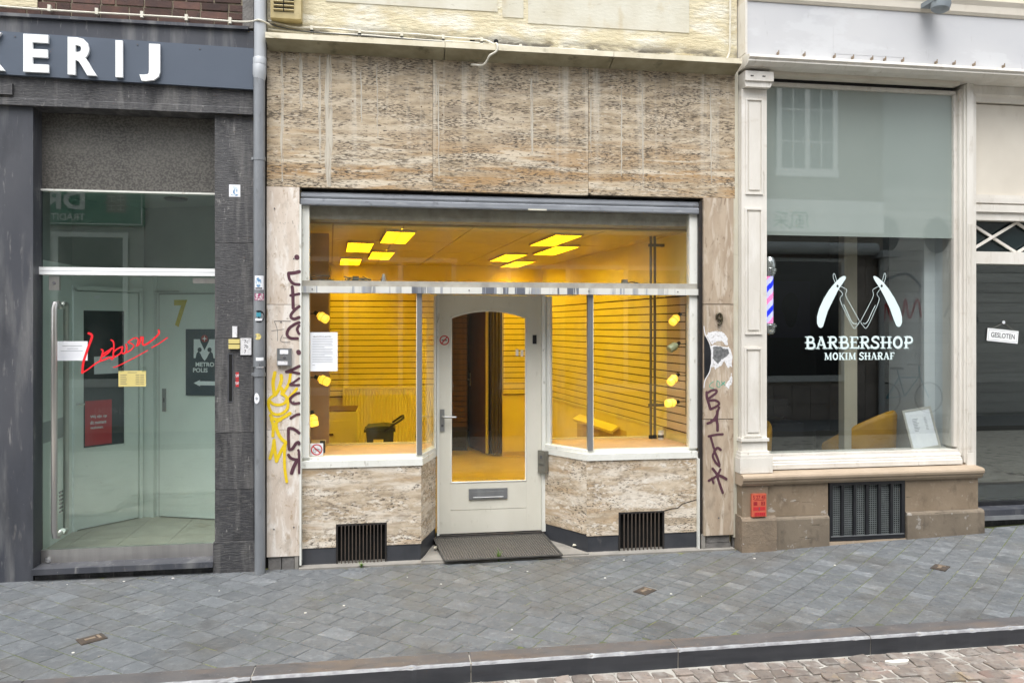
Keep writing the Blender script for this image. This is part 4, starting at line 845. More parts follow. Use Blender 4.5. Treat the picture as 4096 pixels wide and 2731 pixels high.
# travertine under the windows, with grille openings; angled cheeks beside the door
prism("base_slab", [(-.752, .147), (-.474, .147), (-.474, .336), (-.061, .336), (-.061, .147), (.222, .147), (.222, .799), (-.752, .799)], .05, .09, "trav_base", mid, bevel=.002)
prism("base_slab", [(1.638, .150), (1.921, .150), (1.921, .346), (2.337, .346), (2.337, .150), (2.631, .150), (2.631, .799), (1.638, .799)], .05, .09, "trav_base", mid, bevel=.002)
prism("cheek_slab", [(.2225, .0505), (.368, .492), (.34, .50), (.2, .09)], .165, .799, "trav_base", mid, 'z', .002)
prism("cheek_slab", [(1.6375, .0505), (1.66, .09), (1.375, .50), (1.342, .492)], .165, .799, "trav_base", mid, 'z', .002)
for (a, b) in ((-.752, -.474), (-.061, .216), (1.645, 1.921), (2.337, 2.631)): box("plinth", a, b, .056, .12, -.08, .146, "plinth_black", mid, .002)
prism("plinth", [(.217, .057), (.362, .492), (.33, .50), (.19, .1)], -.05, .163, "plinth_black", mid, 'z', .002)
prism("plinth", [(1.644, .057), (1.67, .1), (1.38, .50), (1.348, .492)], -.05, .163, "plinth_black", mid, 'z', .002)
# crack in the right base slab
strokes("crack", [(.008, [(2.337, .345), (2.40, .36), (2.46, .365), (2.50, .40), (2.60, .425), (2.628, .432)])], .0485, "wood_black", mid, False)
def grille(label, x0, x1, z0, z1, nb):
    g = thing("cellar_grille", label, "grille", ((x0+x1)/2, .06, z0))
    box("cavity", x0, x1, .12, .40, z0, z1, "dark_void", g, 0)
    mb = MB().box(x0, x1, .048, .07, z1-.014, z1).box(x0, x1, .048, .07, z0, z0+.014).box(x0, x0+.014, .049, .069, z0+.014, z1-.014).box(x1-.014, x1, .049, .069, z0+.014, z1-.014)
    mb.build("frame", "black_metal", g, .002)
    b0 = MB().box(-.004, .004, .047, .062, z0+.012, z1-.012).build("bar", "rust_bar", g, .002)
    for k in range(nb):
        x = x0+.014+(x1-x0-.028)*(k+1)/(nb+1)
        if k == 0: b0.location.x = x
        else: share(b0, "bar", g, loc=(x, 0, 0))
grille("rusty black barred cellar grille under the left window", -.472, -.063, -.003, .334, 12)
grille("rusty black barred cellar grille under the right window", 1.923, 2.335, -.01, .344, 10)
# corner mullions and panes
box("corner_mullion", .187, .229, .058, .105, .885, 2.229, "steel", mid, .003)
box("corner_mullion", 1.651, 1.694, .058, .105, .885, 2.229, "steel", mid, .003)
box("mullion_edge", .1825, .1868, .056, .09, .885, 2.229, FW, mid, 0)
box("mullion_edge", 1.6945, 1.699, .056, .09, .885, 2.229, FW, mid, 0)
pane("window_pane", -.686, .187, .085, .885, 2.2295, "glass_amber", mid)
pane("window_pane", 1.694, 2.567, .085, .885, 2.2295, "glass_amber", mid)
prism("side_pane", [(.232, .103), (.372, .47), (.366, .472), (.226, .105)], .885, 2.2295, "glass_amber", mid, 'z', 0)
prism("side_pane", [(1.648, .103), (1.654, .105), (1.392, .472), (1.386, .47)], .885, 2.2295, "glass_amber", mid, 'z', 0)
prism("side_post", [(.345, .44), (.365, .435), (.379, .499), (.352, .499)], .868, 2.2295, FW, mid, 'z', .002)
prism("side_post", [(1.398, .438), (1.418, .452), (1.398, .499), (1.362, .499)], .868, 2.2295, FW, mid, 'z', .002)
# recess floor, door frame and door
prism("recess_floor", [(.22, -.02), (1.64, -.02), (1.35, .56), (.36, .56)], -.1, .025, "concrete", mid, 'z', .004)
box("threshold", .372, 1.345, .455, .56, -.05, .094, "black_metal", mid, .004)
box("recess_soffit", .24, 1.64, .115, .56, 2.238, 2.26, FW, mid, 0)
box("door_frame", .376, .397, .47, .56, .094, 2.237, FW, mid, .003)
box("door_frame", 1.328, 1.361, .47, .56, .094, 2.237, FW, mid, .003)
door = thing("door", None, None, (.86, .5, .1)); attach(door, mid)
DP = "door_paint"
arch = [(.497+.691*i/16, 2.048+.061*math.sin(math.pi*(.12+.76*i/16))/1-.061*math.sin(math.pi*.12)) for i in range(17)]
arch = [(x, 2.040+.066*(1-((x-.8425)/.3455)**2)) for x, _ in arch]
box("stile", .398, .4965, .5, .54, .1, 2.235, DP, door, .002)
box("stile", 1.1885, 1.327, .5, .54, .1, 2.235, DP, door, .002)
prism("top_rail", arch+[(1.188, 2.234), (.497, 2.234)], .5005, .54, DP, door, bevel=.002)
box("bottom_rail", .497, 1.188, .5005, .54, .1, .305, DP, door, .002)
box("middle_rail", .497, 1.188, .5005, .54, .309, .548, DP, door, .002)
tube("glass_bead", [(.503, .503, .556)]+[(min(max(x, .503), 1.182), .503, z-.008) for x, z in arch]+[(1.182, .503, .556), (.503, .503, .556)], .0085, "frame_white", door, 6)
pane("door_pane", .498, 1.187, .515, .55, 2.12, "glass_amber", door)
h = box("handle_plate", .404, .443, .488, .4995, 1.02, 1.215, "steel", door, .004)
tube("handle_lever", [(.424, .49, 1.15), (.424, .45, 1.15), (.44, .444, 1.15), (.545, .444, 1.148)], .0095, "steel", door, 10)
MB().lathe([(.011, 0), (.011, .006)], (.424, .488, 1.07), 12, M=Matrix.Rotation(R(90), 4, 'X')).build("key_cylinder", "ink", door, smooth=True)
lf = box("letter_flap", .662, 1.012, .488, .4995, .400, .496, "steel", door, .004)
box("flap_lip", .695, .98, .481, .489, .424, .470, "steel", lf, .004)
box("flap_line", .70, .975, .479, .4815, .418, .424, "sign_white", lf, .001)
box("sensor", 1.246, 1.281, .490, .4995, 1.797, 1.878, "black_paint", door, .003)
# small fixtures
ic = thing("intercom", "square grey intercom panel on the pale left pilaster", "intercom", (-.87, -.012, 1.64))
box("housing", -.927, -.815, -.042, -.0125, 1.641, 1.779, "steel", ic, .005)
box("paper_label", -.905, -.84, -.0432, -.0423, 1.735, 1.768, "paper", ic, 0)
box("paper_label", -.922, -.845, -.0432, -.0423, 1.648, 1.678, "white_sticker", ic, 0)
MB().lathe([(.012, 0), (.009, .004)], (-.87, -.0425, 1.707), 10, M=Matrix.Rotation(R(90), 4, 'X')).build("button", "ink", ic)
kb = thing("key_box", "small dark grey box fixed to the right cheek beside the cream door", "box", (1.34, .43, .63))
Mk = Matrix.Translation((1.352, .468, .73)) @ Matrix.Rotation(R(-57), 4, 'Z')
MB().box(-.05, .05, -.04, -.002, -.1, .1, M=Mk).build("housing", "grey_box", kb, .006)
MB().box(-.035, .035, -.046, -.04, -.02, .085, M=Mk).build("cover", "grey_box", kb, .004)
MB().box(-.012, .012, -.049, -.046, .03, .06, M=Mk).build("emblem", "ink", kb, .001)
n9 = thing("house_number", "bronze house number 9 on the tan right pilaster", "house number", (2.81, -.012, 1.96))
MB().tube([(2.81+.022*math.sin(a), -.024, 2.043+.026*math.cos(a)) for a in [2*math.pi*k/20 for k in range(20)]], .0105, 8, closed=True).build("ring", "bronze", n9, smooth=True)
tube("tail", spline([(2.832, -.024, 2.045), (2.836, -.024, 2.015), (2.825, -.024, 1.985), (2.80, -.024, 1.97)]), .0105, "bronze", n9)
# graffiti and torn posters (paint and paper on the stone)
for i, (w, p) in enumerate(TR_PURPLE): strokes("purple_stroke", [(w*1.3, [(min(x, -.7585), z) for x, z in p])], -.0128-1.5e-4*i, "purple_spray", mid)
strokes("yellow_face", TR_YELLOW, -.0132, "yellow_spray", mid, wk=1.35, label="yellow spray-paint crowned face on the left pilaster")
strokes("pencil_scribble", TR_PENCIL, -.0128, "pencil_mark", mid)
strokes("purple_lettering", TR_BALC, -.0131, "purple_spray", mid, wk=1.35, label="purple spray letters down the right pilaster")
strokes("green_scribble", TR_GREEN, -.0129, "green_spray", mid)
for nm, tr_, y_, m_ in (("torn_paper", TR_WHITE1, -.0124, "white_sticker"), ("torn_poster", TR_WHITE2, -.0124, "white_sticker"), ("torn_paper", TR_WHITE3, -.0124, "white_sticker"), ("poster_scrap", TR_GREY, -.0134, "grey_sticker"), ("black_paint_mark", TR_BLK, -.0126, "black_paint")):
    patch(nm, [tuple(p) for p in tr_[0][1]], y_, m_, mid, rag=.004 if m_ != "black_paint" else 0.)
strokes("white_paint_arc", [(w, [(max(x, 2.673), z) for x, z in p]) for w, p in TR_ARCS], -.0140, "white_sticker", mid)
# stickers and notice on the glass
nt = notice("paper_notice", "white A4 notice on the left shop window", "notice", -.682, -.462, 1.587, 1.907, .0842, "paper", [(.08, .82-.04*(k % 4 == 3)-.3*(k in (5, 10)), .83-k*.042) for k in range(15)]+[(.08, .17, .16)], "ink_grey", head=("GEACHTE KLANTEN", .1, .76, .87, .905))
nb = notice("prohibition_sticker", "white no-bicycles sticker in the lower corner of the left shop window", "sticker", -.682, -.578, .893, .997, .0842, "white_sticker", [])
def ring(cx, cz, r, w, y, mb, n=28):
    for k in range(n):
        a, b = 2*math.pi*k/n, 2*math.pi*(k+1)/n
        mb.face([(cx+r*math.cos(a), y, cz+r*math.sin(a)), (cx+r*math.cos(b), y, cz+r*math.sin(b)), (cx+(r-w)*math.cos(b), y, cz+(r-w)*math.sin(b)), (cx+(r-w)*math.cos(a), y, cz+(r-w)*math.sin(a))])
    return mb
bm_ = ring(-.645, .937, .013, .003, .0830, MB(), 16); ring(-.612, .937, .013, .003, .0830, bm_, 16)
ribbon(bm_, [(-.645, .937), (-.634, .953), (-.618, .953), (-.612, .937)], .003, .0829); ribbon(bm_, [(-.634, .953), (-.628, .937), (-.618, .953)], .003, .0828)
bm_.build("bicycle_symbol", "ink", nb)
rb = ring(-.63, .945, .046, .009, .0826, MB()); ribbon(rb, [(-.66, .973), (-.60, .917)], .009, .0824, rnd=False); rb.build("red_ring", "red_print", nb)
ns = thing("prohibition_sticker", "round red no-smoking sticker on the cream door", "sticker", (.443, .499, 1.83))
rb = ring(.443, 1.832, .044, .010, .4988, MB()); ribbon(rb, [(.415, 1.80), (.471, 1.864)], .010, .4986, rnd=False); rb.build("red_ring", "red_print", ns)
box("cigarette", .418, .468, .4990, .4995, 1.827, 1.837, "ink", ns, 0)
for (x, z) in ((1.105, 1.718), (1.15, 1.712)): box("lock_sticker", x-.013, x+.013, .5135, .5145, z-.03, z+.03, "white_sticker", door, 0)
# mat, weeds, litter
mat_ = thing("door_mat", "dark rubber ring mat lying before the cream door", "door mat", (.87, .2, .05))
MM = Matrix(((1.0, -.12, 0, .41), (.015, 1.0, 0, -.078), (0, 0, 1, 0), (0, 0, 0, 1)))
mm = MB(); tilt = lambda y: .03+.085*y
def mbox(x0, x1, y0, y1, h=.016): 
    V = []
    for zz in (0, h):
        for (x, y) in ((x0, y0), (x1, y0), (x1, y1), (x0, y1)):
            p = MM @ Vector((x, y, 0)); V.append((p.x, p.y, tilt(y)+zz))
    mm.mesh(V, [(0, 3, 2, 1), (4, 5, 6, 7), (0, 1, 5, 4), (1, 2, 6, 5), (2, 3, 7, 6), (3, 0, 4, 7)])
L_, D_ = .985, .52
for k in range(46): mbox(k*(L_-.012)/45, k*(L_-.012)/45+.0065, 0, D_, .008)
for k in range(26): mbox(0, L_, k*(D_-.012)/25, k*(D_-.012)/25+.0045, .006)
for (x0, x1, y0, y1) in ((-.004, L_+.004, -.008, .004), (-.004, L_+.004, D_-.004, D_+.008), (-.008, .004, -.004, D_+.004), (L_-.004, L_+.008, -.004, D_+.004)): mbox(x0, x1, y0, y1, .010)
mm.build("rubber_grid", "rubber", mat_)
bd_ = MB(); q = [MM @ Vector(p) for p in ((0, 0, 0), (L_, 0, 0), (L_, D_, 0), (0, D_, 0))]; bd_.face([(p.x, p.y, .002+tilt(y)) for p, y in zip(q, (0, 0, D_, D_))]).build("dust_below", "dust_floor", mat_)
def weed(label, x, y, z, n, h, sp, seed):
    rn = random.Random(seed); mb = MB()
    for k in range(n):
        a = rn.uniform(0, 6.28); l = h*rn.uniform(.5, 1); s = sp*rn.uniform(.3, 1); w = rn.uniform(.0025, .006)
        p = [(x+math.cos(a)*s*t*t, y+math.sin(a)*s*t*t*.6, z+l*(t-.25*t*t)) for t in (0, .35, .7, 1)]
        nx, ny = -math.sin(a), math.cos(a)
        for i in range(3):
            w0, w1 = w*(1-i/3), w*(1-(i+1)/3)+.0004
            mb.face([(p[i][0]-nx*w0, p[i][1]-ny*w0, p[i][2]), (p[i][0]+nx*w0, p[i][1]+ny*w0, p[i][2]), (p[i+1][0]+nx*w1, p[i+1][1]+ny*w1, p[i+1][2]), (p[i+1][0]-nx*w1, p[i+1][1]-ny*w1, p[i+1][2])])
    t = thing("weed", label, "weed", (x, y, z)); mb.build("leaves", "weed_green", t)
weed("tuft of green grass at the foot of the left cellar grille", -.265, -.055, .0, 34, .07, .05, 4)
weed("single upright green weed in the joint before the door mat", .86, -.045, .0, 26, .15, .045, 9)
rn = random.Random(33)
spots = [(-2.05, -.12), (-1.7, -.1), (-1.28, -.45), (-2.45, -.13), (-.35, -.9), (.35, -.55), (1.05, -.35), (1.62, -.6), (.1, -.35), (.93, -.22), (-1.9, -1.45), (.75, -1.5), (2.2, -1.1), (3.0, -.3), (3.55, -.6), (-.6, -1.0), (1.9, -.18), (2.0, -1.02)]
for (x, y) in spots:
    mb = MB(); r_ = rn.uniform(.004, .009); a = rn.uniform(0, 3)
    mb.prism([(x+r_*rn.uniform(.6, 1.2)*math.cos(a+t)*1.3, y+r_*rn.uniform(.6, 1.2)*math.sin(a+t)) for t in (0, 1, 2, 3, 4, 5)], gz(x, y)+.0005, gz(x, y)+.005, 'z')
    tag(mb.build("litter_scrap", "litter_white", None), "tiny pale litter scrap on the grey paving", "litter", "litter scraps on the pavement")
for (x, y, z, s, lb) in ((1.56, .16, .035, .022, "crumpled cream paper scrap beside the right edge of the door mat"), (.36, .27, .04, .022, "crumpled tan paper scrap beside the left edge of the door mat")):
    mb = MB(); pts = [Vector((rn.gauss(0, 1), rn.gauss(0, 1), rn.gauss(0, 1))).normalized()*s*rn.uniform(.7, 1.4) for _ in range(14)]
    bm = bmesh.new()
    for p in pts: bm.verts.new((p.x+x, p.y+y, abs(p.z)*.8+z))
    bmesh.ops.convex_hull(bm, input=bm.verts); me = bpy.data.meshes.new("crumpled_paper"); bm.to_mesh(me); bm.free(); me.materials.append(MATS["plaster_pale"])
    o = bpy.data.objects.new("crumpled_paper", me); COL.objects.link(o); tag(o, lb, "litter")
sp_ = MB().prism([(3.05+.075*math.cos(a)*(1+.2*math.sin(3*a)), -2.10+.03*math.sin(a)*(1+.3*math.cos(2*a))) for a in [k*.42 for k in range(15)]], -.12, -.093, 'z').build("paint_blob", "litter_white", None); tag(sp_, "flat white paint blob on the brown road setts", "litter")
# cables along the cornice
kz = lambda x: 4.335-.012*(x+1)
cl1 = [(-.66, -.005, kz(-.66)+.03), (-.28, -.005, kz(-.28)+.03), (.06, -.005, kz(.06)+.03), (.40, -.005, kz(.40)+.03), (.72, -.005, kz(.72)+.03)]
cable("cable", "upper white cable along the plaster, ending in a dangling loop over the cornice", [(-1.0, -.01, kz(-1)+.07), (-.8, -.012, kz(-.8)+.03)]+[(x, -.012, kz(x)+.036+.004*math.sin(9*x)) for x in (-.6, -.4, -.2, 0, .2, .4, .6, .7)]+[(.77, -.03, kz(.8)+.02), (.81, -.09, 4.29), (.83, -.17, 4.26), (.825, -.18, 4.20), (.77, -.16, 4.165), (.75, -.13, 4.13), (.72, -.10, 4.105), (.66, -.07, 4.115), (.63, -.05, 4.123)], .0085, cl1)
cable("cable", "lower white cable clipped along the plaster above the cornice", [(-1.0, -.01, kz(-1)-.0), (-.8, -.012, kz(-.8)-.005)]+[(x, -.012, kz(x)-.004*math.sin(7*x)) for x in [-.6+.2*k for k in range(17)]]+[(2.80, -.012, kz(2.8)), (2.88, -.012, kz(2.8)+.01), (2.91, -.012, kz(2.8)+.08), (2.915, -.012, 4.5), (2.92, -.012, 5.2)], .0085,
      [(x, -.005, kz(x)-.004) for x in (-.66, -.28, .06, .40, .72, 1.05, 1.38, 1.70, 2.02, 2.34, 2.66)])
cable("cable", "dark cable sagging over the left end of the cornice", [(-1.02, -.04, 4.42), (-.98, -.05, 4.37), (-.9, -.03, 4.35), (-.7, -.03, 4.325), (-.3, -.03, 4.318), (.1, -.03, 4.31), (.4, -.03, 4.3), (.5, -.03, 4.27)], .006, mat="cable_dark")
vb = thing("vent_box", "yellowed louvred vent box on the plaster beside the downpipe", "vent", (-.85, 0, 4.38))
MB().box(-.97, -.735, -.09, .019, 4.40, 4.75).build("housing", "vent_plastic", vb, .006)
box("recess", -.945, -.79, -.0915, -.0895, 4.45, 4.74, "dark_void", vb, 0)
for k in range(9):
    for (a, b) in ((-.945, -.872), (-.864, -.79)):
        Ms = Matrix.Translation(((a+b)/2, -.095, 4.462+k*.032)) @ Matrix.Rotation(R(-35), 4, 'X')
        MB().box(-(b-a)/2, (b-a)/2, -.01, .012, -.004, .004, M=Ms).build("louvre", "vent_plastic", vb, .001)

# ---------------------------------------------------------------- inside the yellow shop
BY = 4.55
floor = MB().prism([(-1.0, .56), (2.8, .56), (2.8, 7.4), (-1.0, 7.4)], 0, .1, 'z').build("floor", "shop_floor", None); tag(floor, kind="structure")
box("front_core", -1.0, -.745, .061, .22, -.1, 3.06, "shop_wall", mid, 0)
box("front_core", 2.672, 2.97, .061, .22, -.1, 3.06, "shop_wall", mid, 0)
box("shutter_box", -.99, 2.9, .122, .32, 2.842, 3.058, "soffit_dust", mid, .004)
ceil = box("ceiling", -1.0, 2.97, .321, BY, 2.83, 2.95, "ceiling_grid", None, 0); tag(ceil, kind="structure")
MC = Matrix.Rotation(R(4.6), 4, 'Z')          # the grid runs parallel to the slanting right wall
def cpt(x, y): p = MC @ Vector((x, y, 0)); return (p.x, p.y)
for i in range(-5, 8):
    for j in range(-1, 6):
        P = [cpt(i*.6+u*.6+.11+(.006 if u == 0 else -.006), .52+(j+v)*.965+(.006 if v == 0 else -.006)) for u, v in ((0, 0), (1, 0), (1, 1), (0, 1))]
        P = clip_poly(P, [(-1, 0, .885), (1, 0, 2.66), (0, 1, BY-.005), (0, -1, -.325)])
        if len(P) > 2 and area(P) > .01: MB().prism(P, 2.8205+random.uniform(0, .0015), 2.8303, 'z').build("ceiling_tile", "shop_ceiling", ceil)
for k, (x, y, nm) in enumerate(((.024, 1.034, "nearest of the left four"), (-.372, 2.01, "second from the window, left side"), (-.16, 2.938, "third from the window, left side"), (-.57, 3.886, "farthest of the left four"), (1.566, 1.044, "nearest of the right four"), (1.779, 2.03, "second from the window, right side"), (1.382, 2.996, "third from the window, right side"), (1.65, 3.93, "farthest of the right four"))):
    t = thing("ceiling_light", "yellow ceiling light panel, "+nm, "ceiling light", (x, y, 2.81), "yellow ceiling light panels")
    M = Matrix.Translation((x, y, 2.812)) @ MC
    MB().box(-.13, .13, -.475, .475, .0062, .0082, M=M).build("lamp_plate", "panel_light", t)
    lv = MB().box(-.13, -.127, -.475, .475, -.014, .006, M=M).box(-.0015, .0015, -.475, .475, -.014, .006, M=M).box(.127, .13, -.475, .475, -.014, .006, M=M).build("louvre", "louvre_yellow", t)
    for q in range(28): MB().box(-.1265, -.0017, -.47+q*.0345, -.468+q*.0345, -.013, .005, M=M).box(.0017, .1265, -.47+q*.0345, -.468+q*.0345, -.013, .005, M=M).build("blade", "louvre_yellow", lv)
    MB().box(-.138, -.131, -.483, .483, -.015, .01, M=M).box(.131, .138, -.483, .483, -.015, .01, M=M).box(-.131, .131, -.483, -.476, -.015, .01, M=M).box(-.131, .131, .476, .483, -.015, .01, M=M).build("frame", "shop_ceiling", t)
# walls
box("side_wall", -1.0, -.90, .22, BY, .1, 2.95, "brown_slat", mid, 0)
OX0, OX1 = .70, 1.535
box("back_wall", -.9, OX0, BY, BY+.1, .1, 2.95, "shop_wall", mid, 0)
box("back_wall", OX1, 2.4, BY, BY+.1, .1, 2.95, "shop_wall", mid, 0)
box("back_wall", OX0, OX1, BY, BY+.1, 2.36, 2.95, "shop_wall", mid, 0)
RW0, RW1 = Vector((2.655, .15, 0)), Vector((2.10, BY, 0)); dW = (RW1-RW0).normalized(); nW = Vector((dW.y, -dW.x, 0))
MW = Matrix(((dW.x, nW.x, 0, RW0.x), (dW.y, nW.y, 0, RW0.y), (0, 0, 1, 0), (0, 0, 0, 1)))   # x along the wall, -y into the room
LW = (RW1-RW0).length
if (MW @ Vector((1, -1, 0))).x > (MW @ Vector((1, 1, 0))).x:
    MW = MW @ Matrix.Scale(-1, 4, (0, 1, 0))
MB().box(-.05, LW+.1, .02, .14, .1, 2.95, M=MW).build("side_wall", "shop_wall", mid)
PZ = .078
def slats(parent_name, backm, mat, M, x0, x1, z0, n, label=None):
    w = MB().box(x0, x1, .012, .0198, z0-.01, z0+n*PZ+.01, M=M).build(parent_name, backm, mid, label=label)
    for k in range(n):
        MB().box(x0, x1, -.006+random.uniform(0, .001), .0122, z0+k*PZ+.0055, z0+(k+1)*PZ-.0055, M=M).build("slat", mat, w)
    return w
MBk = Matrix.Translation((0, BY-.022, 0))
slats("slat_wall", "slat_groove", "shop_slat", MBk, -.897, OX0-.01, .985, 17, "yellow-lit slatwall panel on the back wall")
slats("slat_wall", "slat_groove", "shop_slat", MBk, OX1+.012, 2.10, .985, 17)
slats("slat_wall", "slat_groove", "daylit_slat_and_card", MW, .02, .52, .985, 16, "slatwall panel beside the right window, daylight painted in as beige")
slats("slat_wall", "slat_groove", "shop_slat", MW, .522, LW-.03, .985, 16, "yellow-lit slatwall panel along the right wall")
ML_ = Matrix(((0, -1, 0, -.878), (1, 0, 0, 0), (0, 0, 1, 0), (0, 0, 0, 1)))
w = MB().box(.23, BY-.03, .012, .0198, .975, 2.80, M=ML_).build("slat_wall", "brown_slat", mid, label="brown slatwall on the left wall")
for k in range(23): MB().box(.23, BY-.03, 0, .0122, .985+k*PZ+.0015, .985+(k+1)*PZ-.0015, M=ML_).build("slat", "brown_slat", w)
box("baseboard", OX1+.012, 2.10, BY-.02, BY-.001, .1, .16, "shop_floor", mid, .002)
MB().box(.6, LW-.05, -.004, .0199, .1, .98, M=MW).build("wall_panel", "shop_wall", mid)
MB().box(.6, LW-.05, -.012, -.0042, .955, .983, M=MW).build("panel_ledge", "white_lacquer", mid, .002)
fb = thing("wall_shelf", "small tilted board shelf low on the right wall behind the right window", "shelf", MW @ Vector((2.2, -.1, .8)))
Mf = MW @ Matrix.Translation((2.2, -.02, .86)) @ Matrix.Rotation(R(28), 4, 'X')
MB().box(-.6, .6, -.10, 0, -.010, .010, M=Mf).build("board", "shop_wall", fb, .004)
MB().box(-.6, .6, -.108, -.098, -.03, .010, M=Mf).build("lip", "shop_wall", fb, .004)
MB().box(1.45, 2.95, -.0035, -.0045, .42, .83, M=MW).build("back_panel", "shop_floor", fb)
# display shelves
prism("display_shelf", [(-.877, .115), (.18, .115), (.34, .51), (.34, .70), (-.877, .70)], .866, .884, "shelf_board", mid, 'z', .002)
prism("display_shelf", [(1.40, .51), (1.69, .115), (2.655, .13), (2.575, .74), (1.40, .74)], .866, .884, "shelf_board", mid, 'z', .002)
for (x0, x1, y1) in ((-.877, .345, .70), (1.395, 2.57, .74)):
    box("shelf_front", x0, x1, y1+.001, y1+.02, .1, .90, "shop_wall", mid, .002)
box("base_core", -.75, -.474, .121, .2, -.1, .86, "dark_void", mid, 0)
box("base_core", 2.338, 2.655, .121, .13, -.1, .86, "dark_void", mid, 0)
box("bay_roof", -.87, 2.6, .1155, .62, 2.318, 2.332, "soffit_dust", mid, 0)
box("side_board", -.9, -.585, .745, .765, .10, 2.80, "panel_brown", mid, .002)
# lamps on rails
def jar(mb, M, r=.037, l=.100):
    mb.lathe([(.012, 0), (r*.62, .004), (r*.66, .016), (r*.98, .024), (r, .03), (r, .05), (r*.93, .053), (r*.93, .057), (r, .06), (r, l-.012), (r*.88, l), (.0, l+.001)], (0, 0, 0), 18, M=M)
    return mb
def lamp(label, x, y, z, rx, tilt, lit=True):
    """shade centred near (x, y, z); arm from a rail at rx"""
    t = thing("display_lamp", label, "lamp", (x, y, z), "display lamps at the window jambs")
    s = 1 if rx > x else -1
    top = Vector((x+s*.035, y+.01, z+.03))
    ax = Vector((-s*math.cos(tilt), -.25, -math.sin(tilt))).normalized()
    Q = ax.to_track_quat('Z', 'Y').to_matrix().to_4x4()
    M = Matrix.Translation(top) @ Q
    o = jar(MB(), M).build("shade", "lamp_light" if lit else "lamp_glass_off", t, smooth=True)
    if lit: MB().lathe([(.0335, .053), (.0375, .0545), (.0335, .0575)], (0, 0, 0), 18, M=M).lathe([(.026, .012), (.0275, .016), (.026, .02)], (0, 0, 0), 18, M=M).build("ring", "lamp_ring", t, smooth=True)
    MB().lathe([(.0, -.035), (.017, -.033), (.019, -.002), (.012, .004)], (0, 0, 0), 12, M=M).build("socket", "lamp_black", t, smooth=True)
    tube("arm", [top-ax*.03, Vector((x+s*.075, y+.01, top.z+.005)), Vector((rx, y, top.z+.005))], .0045, "lamp_black", t, 6)
    return t
RX = 2.605
for (lb, x, z, tl, lit) in (("lit yellow clip lamp, topmost at the right jamb", 2.495, 2.02, .75, True), ("unlit green glass clip lamp at the right jamb", 2.485, 1.763, .5, False), ("lit yellow clip lamp below the unlit one at the right jamb", 2.478, 1.478, .7, True), ("lit yellow clip lamp, lowest at the right jamb", 2.472, 1.244, .1, True)): lamp(lb, x, .22, z, RX, tl, lit)
for (lb, x, z, tl) in (("lit yellow clip lamp, topmost at the left jamb", -.60, 2.028, .55), ("lit yellow clip lamp below the notice at the left jamb", -.595, 1.493, .4), ("lit yellow clip lamp, lowest at the left jamb", -.645, 1.187, 1.35)): lamp(lb, x, .22, z, -.73, tl)
rlb = tube("lamp_rail", [(RX, .225, 1.16), (RX, .225, 2.16)], .008, "pole_steel", None, 8); tag(rlb, "thin dark vertical rail carrying the lamps at the right jamb", "rail")
rlb = tube("lamp_rail", [(-.73, .225, 1.05), (-.73, .225, 2.16)], .008, "pole_steel", None, 8); tag(rlb, "thin dark vertical rail carrying the lamps at the left jamb", "rail")
po = thing("display_pole", "pair of slim brown poles standing on the right display shelf", "pole", (2.44, .68, .885))
for x in (2.428, 2.468): tube("pole", [(x, .68, .885), (x, .68, 2.82)], .0125, "pole_steel", po, 10)
for x in (2.428, 2.468): MB().lathe([(.02, 0), (.02, .03), (.012, .036)], (x, .68, .885), 12).build("foot", "lamp_black", po, smooth=True)
for z in (1.19, 2.72): box("clamp", 2.405, 2.56, .667, .693, z, z+.026, "pole_steel", po, .004)
jr = thing("jar", "small white jar with dark label on the right display shelf beside the poles", "jar", (2.50, .6, .885))
MB().lathe([(.026, 0), (.028, .01), (.028, .06), (.024, .066)], (2.50, .6, .885), 16).build("body", "paper", jr, smooth=True)
MB().lathe([(.026, .066), (.027, .07), (.027, .085), (.0, .087)], (2.50, .6, .885), 16).build("lid", "salon_white", jr, smooth=True)
MB().lathe([(.0284, .018), (.0284, .045)], (2.50, .6, .885), 16).build("label_band", "ink", jr, smooth=True)
pc = thing("socket_block", "small black plug block on the left display shelf near the sticker", "plug", (-.60, .3, .885))
box("housing", -.622, -.582, .28, .32, .885, .985, "lamp_black", pc, .004); box("switch", -.61, -.594, .276, .28, .93, .955, "grey_box", pc, .001)
tw = MB().prism([(-.70, .35), (-.64, .5), (-.6, .62), (-.72, .6)], .8845, .95, 'z').build("cardboard_scrap", "daylit_slat_and_card", None, .004); tag(tw, "beige cardboard scrap on the left display shelf corner", "cardboard")
# back of the room
rd = thing("radiator", "white ribbed panel radiator on the back wall behind the bin", "radiator", (-.1, 4.45, .3))
rbm = MB(); x0, x1 = -.70, .62; nr = 33; pts = []
for k in range(nr):
    a = x0+(x1-x0)*k/nr; w_ = (x1-x0)/nr
    pts += [(a, 4.44), (a+w_*.35, 4.44), (a+w_*.5, 4.45), (a+w_*.85, 4.45)]
pts += [(x1, 4.44), (x1, 4.50), (x0, 4.50)]
rbm.prism(pts, .32, 1.09, 'z').build("rib_panel", "white_lacquer", rd)
box("top_grille", x0-.005, x1+.005, 4.435, 4.505, 1.092, 1.128, "white_lacquer", rd, .003)
for s in (x0-.006, x1-.001): box("side_cover", s, s+.006, 4.436, 4.503, .32, 1.092, "white_lacquer", rd, 0)
cb = thing("cabinet", "low white cabinet with brown top behind the left window", "cabinet", (-.65, 3.5, .1))
box("carcass", -.86, -.46, 3.28, 3.95, .1, .905, "white_lacquer", cb, .004)
box("top", -.83, -.47, 3.30, 3.93, .906, .918, "wood_dark", cb, .003)
box("door_front", -.855, -.475, 3.268, 3.279, .16, .80, "white_lacquer", cb, .003)
box("pull", -.82, -.74, 3.256, 3.268, .62, .645, "wood_dark", cb, .002)
